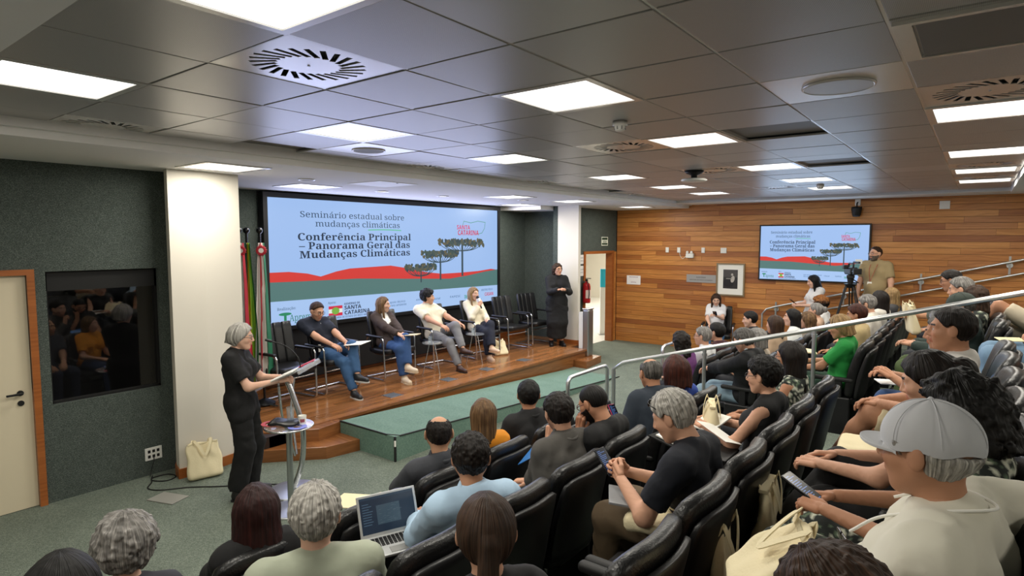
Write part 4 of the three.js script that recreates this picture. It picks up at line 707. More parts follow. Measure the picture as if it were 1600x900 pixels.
// hair in head coordinates
function hairRaw(h, cell) {
  const k = h.k, cut = k === 'short' || k === 'receding' || k === 'bald' || k === 'curly', L = h.len || 0.2, vol = h.vol || 0, nz = h.noise ?? 0.004, f = h.freq || (cut ? 75 : 55), ys = h.ys ?? (cut ? 0.75 : 0.3);
  const skull = (x, y, z) => ell(x, y - 0.025, z + 0.012, 0.077, 0.093, 0.097);
  let b0 = [-0.14, -0.13, -0.17], b1 = [0.14, 0.19, 0.13], fn;
  const line = (y, z, hl = 0) => (y - 0.075 - hl) * 0.62 - (z - 0.072 + hl) * 0.78;
  if (k === 'short' || k === 'bald' || k === 'buzz' || k === 'curly' || k === 'receding') {
    const t = { short: 0.014, bald: 0.009, buzz: 0.004, curly: 0.03, receding: 0.013 }[k] + vol;
    fn = (x, y, z) => {
      const ax = Math.abs(x); let d = skull(x, y, z) - t * (0.55 + 0.45 * Math.min(1, Math.max(0, (y + 0.06) / 0.12)));
      d = smax(d, -line(y, z, k === 'receding' ? 0.012 : k === 'curly' ? -0.01 : 0), 0.012); d = smax(d, -(y + (k === 'curly' ? 0.095 : 0.088)), 0.02); d = smax(d, -ell(ax - 0.085, y + 0.005, z - 0.0, 0.03, 0.04, 0.03), 0.008);
      if (k === 'bald') d = smax(d, -ell(x, y - 0.14, z - 0.02, 0.07, 0.085, 0.1), 0.012);
      if (h.under) d = smax(d, y - h.under - z * 0.22, 0.01);
      return d;
    };
  } else {
    const w = h.w || 0.1, dep = 0.06 + vol; b0 = [-0.2, -0.13 - L - 0.05, -0.24]; b1 = [0.2, 0.2, 0.13];
    fn = (x, y, z) => {
      const ax = Math.abs(x); let d = skull(x, y, z) - (0.017 + vol * 0.6); d = smax(d, -line(y, z, h.tight ? 0.0 : -0.004), 0.012);
      if (k === 'long' || k === 'bob' || k === 'curlyLong') {
        const t = Math.max(0, Math.min(1, (0.03 - y) / (L + 0.03))), ww = w * (1 - (h.taper ?? 0.25) * t * t) + vol, zz = -0.03 - 0.045 * t - (h.back || 0) * t;
        const tpr = Math.sqrt(Math.max(0.04, 1 - (y > 0 ? (y / 0.12) ** 2 : 0))); let c = ell(x, 0, z - zz, ww * tpr, 1, (dep + 0.03 * (1 - t)) * tpr); c = Math.max(c, y - 0.1, -(y + L - 0.02 * noise3(x * 40, 3, z * 40))); d = smin(d, c, 0.03);
        if (h.front) { const lk = cap(ax, y, z, [0.082, 0.02, 0.0, 0.085, -L * 0.85, 0.045, 0.026, 0.016]); d = smin(d, lk, 0.02); }
        d = smax(d, -ell(x, y + 0.045, z - 0.075, 0.068, 0.12, 0.09), 0.012); d = smax(d, -cap(x, y, z, [0, -0.05, 0.02, 0, -0.3, 0.0, 0.045, 0.05]), 0.01);
      } else if (k === 'tail') { d = smax(d, -(y + 0.07), 0.02); d = smin(d, cap(x, y, z, [0, 0.02, -0.11, 0.01, -L * 0.5, -0.15, 0.03, 0.034]), 0.02); d = smin(d, cap(x, y, z, [0.01, -L * 0.5, -0.15, 0.02, -L, -0.12, 0.034, 0.012]), 0.02); d = smax(d, -ell(ax - 0.085, y + 0.005, z, 0.02, 0.03, 0.025), 0.008); }
      else if (k === 'bun') { d = smax(d, -(y + 0.07), 0.02); d = smin(d, ell(x, y - 0.03, z + 0.13, 0.05 + vol, 0.05 + vol, 0.045 + vol), 0.012); d = smax(d, -ell(ax - 0.085, y + 0.005, z, 0.02, 0.03, 0.025), 0.008); }
      return d;
    };
  }
  const curl = h.curl || 0;
  const g = (x, y, z) => { let d = fn(x, y, z); if (d < 0.05 && d > -0.05) { d -= nz * noise3(x * f, y * f * ys, z * f) + nz * 0.5 * noise3(x * f * 2.1, y * f * ys * 2, z * f * 2.1 + 5); if (curl) d -= curl * noise3(x * 34, y * 34, z * 34) + curl * 0.6 * noise3(x * 70 + 3, y * 70, z * 70); } return d; };
  return nets(g, b0, b1, cell);
}
const streak = tex(256, 64, (x, y) => { const s = pn(x, y, 128, 3, 71), t = pn(x, y, 48, 2, 75), w = pn(x, y, 250, 4, 79); return cl(90 + 165 * (0.45 * s + 0.25 * t + 0.3 * w)); }, true, [1, 1]);
const streakBump = tex(256, 64, (x, y) => cl(255 * (0.6 * pn(x, y, 128, 3, 71) + 0.4 * pn(x, y, 60, 2, 77))), false, [1, 1]);
const hairMat = new THREE.MeshPhysicalMaterial({ vertexColors: true, roughness: 0.58, specularIntensity: 0.55, map: streak, bumpMap: streakBump, bumpScale: 0.004 });
const skinMat = new THREE.MeshPhysicalMaterial({ vertexColors: true, roughness: 0.52, specularIntensity: 0.4 });
const weave = tex(128, 128, (x, y) => cl(150 + 100 * (0.5 * pn(x, y, 64, 64, 81) + 0.5 * pn(x, y, 30, 30, 83) - 0.5)), false, [1, 1]);
const clothMats = new Map();
const clothMat = (r = 0.85) => { if (!clothMats.has(r)) clothMats.set(r, new THREE.MeshStandardMaterial({ vertexColors: true, roughness: r })); return clothMats.get(r); };
function ik(a, t, l1, l2, pole) { // two bones from a to t, bent towards pole
  const d = t.clone().sub(a); let L = d.length(); const mx = (l1 + l2) * 0.995; if (L > mx) { d.multiplyScalar(mx / L); L = mx; } if (L < Math.abs(l1 - l2) + 0.04) { d.setLength(Math.abs(l1 - l2) + 0.04); L = d.length(); }
  const e = a.clone().add(d), n = d.clone().normalize(), ca = (l1 * l1 + L * L - l2 * l2) / (2 * l1 * L), p = pole.clone().addScaledVector(n, -pole.dot(n)).normalize();
  return [a.clone().addScaledVector(n, l1 * ca).addScaledVector(p, l1 * Math.sqrt(Math.max(0, 1 - ca * ca))), e];
}
const shoeRaw = (() => { const top = 0.075; const f = (x, y, z) => { let d = cap(x, y, z, [0, 0.045, -0.03, 0, 0.045, 0.02, 0.042, 0.042]); d = smin(d, cap(x, y, z, [0, 0.038, 0.02, 0.006, 0.03, 0.15, 0.042, 0.034]), 0.03); d = smin(d, cap(x, y, z, [0, 0.05, -0.02, 0, 0.1, -0.02, 0.042, 0.042]), 0.02); d = smax(d, -(y - 0.003), 0.006); return Math.max(d, y - 0.105); }; return nets(f, [-0.07, -0.01, -0.1], [0.07, 0.14, 0.21], 0.009); })();
const shoeGeo = geo(shoeRaw), soleGeo = (() => { const s = new THREE.Shape(); s.moveTo(-0.042, -0.05); s.bezierCurveTo(-0.045, -0.085, 0.045, -0.085, 0.044, -0.05); s.bezierCurveTo(0.036, 0.04, 0.052, 0.09, 0.046, 0.15); s.bezierCurveTo(0.035, 0.2, -0.025, 0.2, -0.037, 0.15); s.bezierCurveTo(-0.05, 0.09, -0.04, 0.04, -0.042, -0.05); const g = new THREE.ExtrudeGeometry(s, { depth: 0.016, bevelEnabled: false, curveSegments: 8 }); g.rotateX(Math.PI / 2); g.translate(0, 0.012, 0); return g; })();
const shoeMats = new Map();
const cmat = (c, r = 0.5) => { const k = c + ':' + r; if (!shoeMats.has(k)) shoeMats.set(k, std(c, r)); return shoeMats.get(k); };
const lin = (c) => new THREE.Color(c);
const SKIN = { light: lin('#cb9c82'), fair: lin('#d6ab94'), tan: lin('#b48468'), brown: lin('#8a5d45'), olive: lin('#bd9072') };
const HAIRC = { black: ['#080706', '#120f0e'], dark: ['#100b09', '#211813'], brown: ['#2c1d14', '#4e3626'], lbrown: ['#4a3320', '#8a6a46'], blond: ['#7a5c38', '#b8986a'], red: ['#1f0d0c', '#3d1a18'], auburn: ['#2a120d', '#5a2a1c'], grey: ['#5b5855', '#a9a5a0'], white: ['#8e8a84', '#d6d2ca'], salt: ['#242220', '#7d7974'], ginger: ['#6a3a1a', '#b4763a'] };
const people = [];
function person(o) {
  const lod = LOD[o.lod || 'mid'], t = thing('person', o.label, 'person', [o.x, o.y, o.z], o.turn), skin = (SKIN[o.skin || 'light']).clone(), fem = !!o.fem, B = o.build || (fem ? 0.92 : 1.03), sit = o.sit !== false, hc = HAIRC[o.hair?.c || 'dark'].map(lin);
  const inv = new THREE.Matrix4().makeRotationY(-o.turn), loc = (w) => V(w[0] - o.x, w[1] - o.y, w[2] - o.z).applyMatrix4(inv);
  const T = loc(o.head), pel = V(0, sit ? 0.55 : (o.pel || 0.93), sit ? -0.03 : 0);
  const hE = new THREE.Euler(rad(o.hp || 0), rad(o.hy || 0), rad(o.hr || 0), 'YXZ'), hq = new THREE.Quaternion().setFromEuler(hE), hs = o.hs || (fem ? 0.96 : 1), up = V(0, 0.117 * hs, 0).applyQuaternion(hq), Hc = T.clone().sub(up);
  const nb = V(0, -0.15 * hs, -0.045 * hs).applyQuaternion(hq), N = Hc.clone().add(V(nb.x * 0.4, Math.min(nb.y, -0.125), nb.z * 0.9 + 0.0));
  const tw = new THREE.Quaternion().setFromAxisAngle(V(0, 1, 0), rad(o.twist || 0)), W = pel.clone().lerp(N, 0.32), sd = (x, y, z) => V(x, y, z).applyQuaternion(tw);
  const sw = (fem ? 0.155 : 0.18) * B, sh = [1, -1].map((s) => N.clone().add(sd(s * sw, -0.05, -0.005)));
  const ch = [1, -1].map((s) => N.clone().lerp(pel, 0.3).add(sd(s * 0.078 * B, 0, 0.005))), wl = [1, -1].map((s) => W.clone().add(V(s * 0.058 * B, 0, 0.008)));
  const up1 = 0.29, fo = 0.255, hands = o.hands || [[0.1, 0.63, 0.3], [-0.1, 0.63, 0.3]], arms = [0, 1].map((i) => { const s = i ? -1 : 1, tg = Array.isArray(hands[i]) ? V(...hands[i]) : hands[i].h ? V(...hands[i].h).multiplyScalar(hs).applyQuaternion(hq).add(Hc) : loc(hands[i].w); const pole = (o.poles && o.poles[i]) ? V(...o.poles[i]) : V(s * 0.55, -0.8, -0.35); return ik(sh[i], tg, up1, fo, pole); });
  const hipJ = [1, -1].map((s) => pel.clone().add(V(s * 0.088 * B, -0.025, 0.02))), th = o.leg || 0.42;
  const feet = o.feet || (sit ? [[0.12, 0.085, 0.44], [-0.12, 0.085, 0.44]] : [[0.1, 0.085, 0.02], [-0.1, 0.085, -0.02]]);
  const legs = [0, 1].map((i) => ik(hipJ[i], Array.isArray(feet[i]) ? V(...feet[i]) : loc(feet[i].w), sit ? th : (pel.y - 0.105) * 0.508, sit ? 0.42 : (pel.y - 0.105) * 0.5, o.knees ? V(...o.knees[i]) : V(i ? -0.05 : 0.05, sit ? 1 : 0, sit ? 0.45 : 1)));
  const A = (v) => [v.x, v.y, v.z], bone = (a, b, r0, r1, fl) => [...A(a), ...A(b), r0, r1, fl ? 1 : 0];
  const belly = o.belly || 0, bust = fem ? 0.055 : 0;
  const torso = (g) => [bone(ch[0], wl[0], 0.098 * B + g, 0.088 * B + g), bone(ch[1], wl[1], 0.098 * B + g, 0.088 * B + g), bone(W.clone().add(V(0, 0, 0.01 + belly * 0.5)), pel, 0.105 * B + g + belly, 0.112 * B + g), bone(pel.clone().add(V(0.075 * B, 0, 0)), pel.clone().add(V(-0.075 * B, 0, 0)), 0.112 * B + g, 0.112 * B + g), bone(sh[0].clone().lerp(sh[1], 0.1), sh[1].clone().lerp(sh[0], 0.1), 0.055 + g, 0.055 + g), bone(N.clone().add(V(0, -0.012, -0.012)), sh[0].clone().lerp(N, 0.2), 0.056 + g * 0.5, 0.052 + g), bone(N.clone().add(V(0, -0.012, -0.012)), sh[1].clone().lerp(N, 0.2), 0.056 + g * 0.5, 0.052 + g), ...(bust ? [1, -1].map((s) => { const p = N.clone().lerp(pel, 0.36).add(sd(s * 0.07, 0, 0.085)); return bone(p, p.clone().add(V(0, -0.02, 0)), bust + g * 0.5, bust + g * 0.5); }) : [])];
  // ---- skin
  const ar = fem ? 0.88 : 1.05, body = [...torso(-0.006), bone(N.clone().add(V(0, -0.03, 0)), Hc.clone().add(V(0, -0.075, -0.025).applyQuaternion(hq)), fem ? 0.048 : 0.056, fem ? 0.044 : 0.051)];
  for (const i of [0, 1]) { body.push(bone(sh[i], arms[i][0], 0.05 * ar * Math.sqrt(B), 0.041 * ar), bone(arms[i][0], arms[i][1], 0.041 * ar, 0.027 * ar)); body.push(bone(hipJ[i], legs[i][0], 0.085 * B, 0.058 * B), bone(legs[i][0], legs[i][0].clone().lerp(legs[i][1], 0.35), 0.056 * B, 0.055 * B), bone(legs[i][0].clone().lerp(legs[i][1], 0.35), legs[i][1], 0.054 * B, 0.036)); }
  const [b0, b1] = boneBounds(body, 0.03), rawB = nets(bonesField(body, 0.035), b0, b1, lod.body); rawB.col = []; for (let i = 0; i < rawB.pos.length; i += 3) rawB.col.push(skin.r, skin.g, skin.b);
  const hm = new THREE.Matrix4().compose(Hc, hq, V(hs, hs, hs)), hr0 = headRaw(fem, lod.head), rawH = xform(hr0, hm); rawH.col = headColors(hr0, skin, hc[0], o);
  const parts = [rawB, rawH];
  [0, 1].forEach((i) => {
    const hp = handRaw((o.handPose || ['relax', 'relax'])[i], lod.hand), f = o.handDir && o.handDir[i] ? V(...o.handDir[i]).normalize() : arms[i][1].clone().sub(arms[i][0]).normalize(), pn0 = o.palm && o.palm[i] ? V(...o.palm[i]) : V(i ? 0.35 : -0.35, -1, 0); const Yv = pn0.clone().addScaledVector(f, -pn0.dot(f)).normalize().negate(), Xv = Yv.clone().cross(f);
    const m = new THREE.Matrix4().makeBasis(Xv, Yv, f).setPosition(arms[i][1]); const hz = fem ? 0.92 : 1.02; m.scale(V(hz, hz, hz)); const r = xform(hp, m, i === 0); r.col = []; for (let k = 0; k < r.pos.length; k += 3) r.col.push(skin.r, skin.g * 0.97, skin.b * 0.95); parts.push(r);
  });
  const all = joinRaw(parts); mesh('body', geo(all, all.col), skinMat, t);
  // ---- clothes
  const garment = (name, bones, k, c, opt = {}) => { const [c0, c1] = boneBounds(bones, 0.03), raw = nets(bonesField(bones, k, opt.wr ?? lod.wr, opt.fr || 13), c0, c1, lod.body), base = lin(c), col = []; for (let i = 0; i < raw.pos.length; i += 3) { const q = opt.paint ? opt.paint(raw.pos[i], raw.pos[i + 1], raw.pos[i + 2], base) : base; col.push(q.r, q.g, q.b); } const m = mesh(name, geo(raw, col), clothMat(opt.rough || 0.85), t); if (opt.label) m.userData.label = opt.label; return m; };
  const tp = o.top || { c: '#222' }, g = tp.thick || 0.011, tb = torso(g), sl = tp.sleeve || 'short';
  if (sl !== 'none') { const nt = Hc.clone().add(V(0, -0.075, -0.025).applyQuaternion(hq)); tb.push(bone(N.clone().add(V(0, -0.045, -0.004)), N.clone().lerp(nt, tp.collar ? 0.42 : 0.26), (fem ? 0.056 : 0.066) + g * 0.4, (fem ? 0.052 : 0.06) + g * 0.3, 1)); }
  if (sl === 'none') { tb.splice(4, 1); tb.push(bone(sh[0].clone().lerp(sh[1], 0.22), sh[1].clone().lerp(sh[0], 0.22), 0.05 + g, 0.05 + g)); }
  else for (const i of [0, 1]) { if (sl === 'short') tb.push(bone(sh[i], sh[i].clone().lerp(arms[i][0], 0.72), 0.05 * ar * Math.sqrt(B) + g, 0.048 * ar + g * 1.3, 1)); else { const en = sl === 'roll' ? 0.25 : 0.93; tb.push(bone(sh[i], arms[i][0], 0.05 * ar + g, 0.043 * ar + g), bone(arms[i][0], arms[i][0].clone().lerp(arms[i][1], en), 0.043 * ar + g, 0.033 * ar + g, 1)); } }
  if (!sit || tp.long) for (const i of [0, 1]) tb.push(bone(pel, hipJ[i].clone().lerp(legs[i][0], tp.long || 0.22), 0.115 * B + g, 0.1 * B + g));
  garment(tp.name || 'shirt', tb, 0.035, tp.c, { paint: tp.inner ? (x, y, z, b) => { const v = V(x - N.x, 0, z - N.z).applyQuaternion(tw.clone().invert()); return v.z > 0.02 && v.z < 0.165 && Math.abs(v.x) < 0.05 + 0.02 * Math.min(1, (N.y - y) * 4) ? lin(tp.inner) : b; } : tp.paint, rough: tp.rough });
  if (tp.collar) { const cm = cmat(tp.collarC || tp.c, 0.8), cg = new THREE.TorusGeometry(fem ? 0.062 : 0.07, 0.014, 8, 32); cg.scale(1, 1, 1.9); cg.rotateX(Math.PI / 2 - 0.35); mesh('collar', cg, cm, t, A(N.clone().add(V(0, 0.018, -0.008)))); }
  const bt = o.bot || { c: '#26282e' }, gb = 0.012, bb = [bone(pel.clone().add(V(0.07 * B, 0, 0)), pel.clone().add(V(-0.07 * B, 0, 0)), 0.11 * B + gb, 0.11 * B + gb)];
  if (!sit) bb.push(bone(pel.clone().add(V(0, 0.08, 0)), pel, 0.1 * B, 0.11 * B + gb));
  for (const i of [0, 1]) {
    if (bt.kind === 'short') bb.push(bone(hipJ[i], hipJ[i].clone().lerp(legs[i][0], 0.86), 0.088 * B + gb, 0.075 * B + gb, 1));
    else if (bt.kind === 'skirt') { bb.push(bone(hipJ[i], legs[i][0].clone().add(V(0, 0, 0.02)), 0.095 * B + gb, 0.085 * B + gb), bone(legs[i][0], legs[i][0].clone().lerp(legs[i][1], bt.drop || 0.25), 0.08 + gb, 0.095, 1)); if (!sit) { const mk = legs[0][0].clone().lerp(legs[1][0], 0.5), ma = legs[0][1].clone().lerp(legs[1][1], 0.5); bb.push(bone(pel, mk, 0.11, 0.12), bone(mk, mk.clone().lerp(ma, bt.drop), 0.12, 0.15, 1)); } }
    else { const e = bt.kind === 'crop' ? 0.8 : 0.94, wd = bt.wide || 0; bb.push(bone(hipJ[i], legs[i][0], 0.087 * B + gb, 0.064 * B + gb + wd * 0.5), bone(legs[i][0], legs[i][0].clone().lerp(legs[i][1], e), 0.062 * B + gb + wd * 0.5, 0.043 + gb + wd, 1)); }
  }
  garment(bt.name || (bt.kind === 'skirt' ? 'skirt' : bt.kind === 'short' ? 'shorts' : 'trousers'), bb, bt.kind === 'skirt' ? 0.06 : 0.03, bt.c, { paint: bt.paint, fr: 15 });
  // ---- shoes
  if (o.shoe !== null) [0, 1].forEach((i) => { const a = legs[i][1], shin = a.clone().sub(legs[i][0]).normalize(), fd = o.footDir && o.footDir[i] ? V(...o.footDir[i]) : V(i ? -0.15 : 0.15, 0, 1); fd.normalize(); const X = V(0, 1, 0).cross(fd).normalize(), Yv = fd.clone().cross(X); const s = mesh('shoe', shoeGeo, cmat(o.shoe || '#151415', 0.45), t); s.quaternion.setFromRotationMatrix(new THREE.Matrix4().makeBasis(X, Yv, fd)); s.position.copy(a).addScaledVector(Yv, -0.085).addScaledVector(fd, 0.02); mesh('sole', soleGeo, cmat(o.sole || '#1a1a1a', 0.7), s); });
  // ---- hair, beard, spectacles
  if (o.hair) { const raw = hairRaw(o.hair, lod.hair), col = [], q = raw.pos, seed = people.length * 3.7; const c2 = o.hair.tip ? lin(o.hair.tip) : null; for (let i = 0; i < q.length; i += 3) { const a = Math.atan2(q[i], q[i + 2]), n = 0.5 + 0.5 * noise3(a * 26 + seed, q[i + 1] * 12, q[i + 2] * 50), c = hc[0].clone().lerp(hc[1], n); if (c2) c.lerp(c2, Math.max(0, Math.min(1, (q[i + 1] - 0.03) / 0.05 + 0.5 * noise3(q[i] * 60, q[i + 1] * 60, q[i + 2] * 60)))); c.multiplyScalar(1.7); col.push(c.r, c.g, c.b); } const m = mesh('hair', geo(raw, col, (x, y, z) => [Math.atan2(x, -z) / 6.283 * 2, (y + Math.hypot(x, z) * 0.5) * (['short', 'receding', 'bald', 'buzz', 'curly'].includes(o.hair.k) ? 7 : 1.6)]), hairMat, t); m.position.copy(Hc); m.quaternion.copy(hq); m.scale.setScalar(hs); }
  if (o.beard) { const hf = headField(fem), raw = nets((x, y, z) => { let d = hf(x, y, z) - 0.006; d = smax(d, y + 0.03 + Math.max(0, 0.05 - z) * -0.35, 0.006); d = smax(d, -(z - 0.0), 0.01); d = smax(d, -(y + 0.118), 0.006); d = smax(d, -ell(x, y + 0.056, z - 0.095, 0.024, 0.011, 0.03), 0.004); return d - 0.0015 * noise3(x * 160, y * 160, z * 160); }, [-0.1, -0.14, -0.03], [0.1, 0.0, 0.13], lod.hair), bc = lin(o.beard), col = []; for (let i = 0; i < raw.pos.length; i += 3) col.push(bc.r, bc.g, bc.b); const m = mesh('beard', geo(raw, col, (x, y) => [x * 6, y * 2]), hairMat, t); m.position.copy(Hc); m.quaternion.copy(hq); m.scale.setScalar(hs); }
  if (o.glasses) { const gm = cmat(o.glasses === true ? '#151416' : o.glasses, 0.3), gg = []; for (const s of [-1, 1]) { const r = new THREE.TorusGeometry(0.022, 0.0022, 6, 24); r.scale(1.08, 0.86, 1); r.translate(s * 0.031, 0.004, 0.098); gg.push(r, pipe([[s * 0.054, 0.006, 0.096], [s * 0.079, 0.012, 0.07], [s * 0.083, 0.012, -0.01]], 0.0022, 0.01, 6)); } gg.push(pipe([[-0.01, 0.008, 0.1], [0.01, 0.008, 0.1]], 0.002, 0.003, 6)); const m = mesh('glasses', join(...gg), gm, t); m.position.copy(Hc); m.quaternion.copy(hq); m.scale.setScalar(hs); }
  if (o.lanyard) { const lc = cmat(o.lanyard, 0.7), f = (s) => [N.x + s * 0.055, N.y - 0.01, N.z + 0.055], e = [N.x, N.y - 0.33, N.z + 0.155 + belly]; mesh('lanyard', join(tube([f(1), [N.x + 0.05, N.y - 0.12, N.z + 0.13], e], 0.004, 24, 6), tube([f(-1), [N.x - 0.05, N.y - 0.12, N.z + 0.13], e], 0.004, 24, 6)), lc, t); const b = mesh('badge', rb(0.075, 0.1, 0.006, 0.002), M.paper, t, [e[0], e[1] - 0.05, e[2] + 0.008]); b.rotation.x = -0.12; }
  const info = { t, N, Hc, hq, hs, arms, sh, legs, pel, toWorld: (v) => v.clone().applyAxisAngle(V(0, 1, 0), o.turn).add(V(o.x, o.y, o.z)) };
  people.push(info); return info;
}

// ---------------------------------------------------------------- the cast
const aud = (row, z, head, phi, o) => person({ x: SEATX[row] + (o.dx || 0), y: TIER[row], z, turn: -Math.PI / 2 - rad(phi), head, ...o });
const WHO = {};
const floral = (x, y, z) => { const n = noise3(x * 62, y * 62, z * 62), m = noise3(x * 90 + 7, y * 90, z * 90); return n > 0.3 ? lin('#c9cbb8') : m > 0.45 ? lin('#5d6f58') : lin('#1b211e'); };
// ---- front row, near block
aud(0, -0.88, [-2.56, 1.32, -0.88], 20, { lod: 'near', label: 'person with tousled grey wavy hair in the lower left corner', fem: 1, hy: -5, hair: { k: 'curly', c: 'grey', vol: 0.012, curl: 0.009, noise: 0.005 }, top: { c: '#2b2a33', sleeve: 'long' }, skin: 'fair' });
aud(0, -1.48, [-2.66, 1.235, -1.47], 15, { lod: 'near', label: 'person with long dark red hair in a black jacket before the lectern', fem: 1, hy: -15, hair: { k: 'long', c: 'red', len: 0.25, w: 0.11, taper: -0.25 }, top: { c: '#0d0d0f', sleeve: 'long', thick: 0.02 }, bot: { c: '#121214' } });
WHO.bald = aud(0, -2.7, [-2.75, 1.245, -2.79], 20, { lod: 'near', label: 'balding person in a dark grey polo in the front row', hy: -22, hair: { k: 'bald', c: 'dark' }, top: { c: '#34363c', collar: 1 }, bot: { c: '#20273a' }, hands: [[0.16, 0.63, 0.34], [-0.08, 0.63, 0.3]], skin: 'olive', stubble: 1 });
aud(0, -3.3, [-2.81, 1.235, -3.31], 25, { lod: 'mid', label: 'person with light brown long hair in a mustard yellow shirt', fem: 1, hy: -22, hair: { k: 'long', c: 'lbrown', len: 0.19, w: 0.1, taper: 0.1 }, top: { c: '#d98a1c', collar: 1 }, bot: { c: '#2f3e5c' } });
aud(0, -3.93, [-2.89, 1.235, -3.98], 20, { lod: 'mid', label: 'person with short black hair and black shirt in the front row', hy: -30, hair: { k: 'short', c: 'black', vol: 0.006 }, top: { c: '#121214', collar: 1 }, skin: 'tan' });
// ---- second row, near block
aud(1, -0.55, [-2.1, 1.47, -0.55], 25, { lod: 'near', label: 'person with smooth black hair cut off at the left lower corner', fem: 1, hy: -5, hair: { k: 'long', c: 'black', len: 0.3, w: 0.112, taper: -0.1, noise: 0.002 }, top: { c: '#17161a', sleeve: 'long' } });
aud(1, -1.3, [-2.02, 1.43, -1.36], 30, { lod: 'near', label: 'grey haired person in a pale sage green shirt', hy: -12, hair: { k: 'short', c: 'white', vol: 0.012, noise: 0.006 }, top: { c: '#a3a996', collar: 0 }, build: 1.1, skin: 'fair' });
WHO.blue = aud(1, -2.25, [-1.95, 1.435, -2.2], 25, { lod: 'near', label: 'dark haired person in a light blue shirt with a laptop', hy: -22, hp: 8, hair: { k: 'short', c: 'dark', vol: 0.008, noise: 0.006 }, top: { c: '#a9c4dc', sleeve: 'long', collar: 1 }, bot: { c: '#1d2436' }, hands: [[0.2, 0.7, 0.33], [-0.02, 0.7, 0.36]], skin: 'tan' });
WHO.greyshirt = aud(1, -2.95, [-2.06, 1.435, -3.13], 12, { lod: 'near', label: 'person in a grey brown shirt with hand at the chin', hy: -18, hp: 6, hr: -6, hair: { k: 'short', c: 'dark', vol: 0.004 }, top: { c: '#4a4743', sleeve: 'long', collar: 1 }, bot: { c: '#6f8798' }, hands: [{ h: [0.03, -0.2, 0.13] }, [-0.1, 0.64, 0.3]], handPose: ['grip', 'relax'], handDir: [[-0.15, 1, 0], null], poles: [[0.35, -1, 0.15], null], stubble: 1 });
WHO.beard = aud(1, -3.47, [-2.02, 1.43, -3.44], 0, { lod: 'near', label: 'bearded person with shaved head, red glasses and black shirt', hy: -4, hp: 26, hair: { k: 'buzz', c: 'black', noise: 0.001 }, beard: '#120e0d', glasses: '#4a0f18', top: { c: '#0e0e10' }, hands: [{ h: [0.06, -0.14, 0.14] }, [-0.1, 0.66, 0.3]], handDir: [[0, 1, -0.1], null], poles: [[0.3, -1, 0.2], null], skin: 'tan' });
WHO.griz = aud(1, -4.3, [-2.08, 1.435, -4.53], 25, { lod: 'mid', label: 'grizzled balding person in a navy jacket beside the guard rail', hy: -8, hp: 10, hair: { k: 'bald', c: 'salt' }, top: { c: '#1d2733', sleeve: 'long', collar: 1, thick: 0.018 }, bot: { c: '#8f8778' }, feet: [[0.12, 0.085, 0.44], [0.1, 0.33, 0.66]], shoe: '#5a4638', hands: [[0.06, 0.7, 0.32], [-0.08, 0.7, 0.34]], skin: 'tan' });
aud(1, -4.84, [-1.98, 1.42, -4.83], 25, { lod: 'mid', label: 'person with auburn bobbed hair and royal blue top', fem: 1, hy: -20, hair: { k: 'bob', c: 'auburn', len: 0.13, w: 0.115, vol: 0.012, taper: 0 }, top: { c: '#2b4596' } });
// ---- third row, near block
aud(2, -1.3, [-1.12, 1.64, -1.33], 25, { lod: 'near', label: 'person with glossy brown hair drawn into a ponytail', fem: 1, hy: -20, hair: { k: 'tail', c: 'brown', len: 0.26, tight: 1, noise: 0.0015 }, top: { c: '#1b1a1d' } });
WHO.old = aud(2, -2.9, [-1.2, 1.64, -2.79], 0, { lod: 'near', label: 'grey haired person in a navy shirt looking at a phone', hy: 4, hp: 24, hair: { k: 'short', c: 'white', vol: 0.01, noise: 0.005 }, top: { c: '#10141f', collar: 0 }, bot: { c: '#5a4a36' }, hands: [[0.2, 0.76, 0.3], [0.06, 0.75, 0.33]], handPose: ['hold', 'hold'], palm: [[-0.9, 0.2, 0], [0.9, 0.2, 0]], build: 1.06, skin: 'light' });
WHO.tat = aud(2, -4.02, [-1.08, 1.635, -4.04], 5, { lod: 'near', label: 'person with short black hair in a black vest writing on paper', fem: 1, hy: 0, hp: 6, hair: { k: 'short', c: 'black', vol: 0.016, noise: 0.006 }, glasses: true, top: { c: '#111113', sleeve: 'none' }, bot: { c: '#3a3e44' }, hands: [[0.1, 0.72, 0.32], [-0.1, 0.72, 0.34]], handPose: ['hold', 'relax'], skin: 'light' });
aud(2, -4.7, [-1.08, 1.64, -4.78], 5, { lod: 'mid', label: 'person with very long dark hair and sleeveless patterned top by the aisle', fem: 1, hy: -4, hair: { k: 'long', c: 'dark', len: 0.46, w: 0.1, taper: 0.1 }, glasses: true, top: { c: '#2c3a38', sleeve: 'none', paint: floral }, skin: 'tan' });
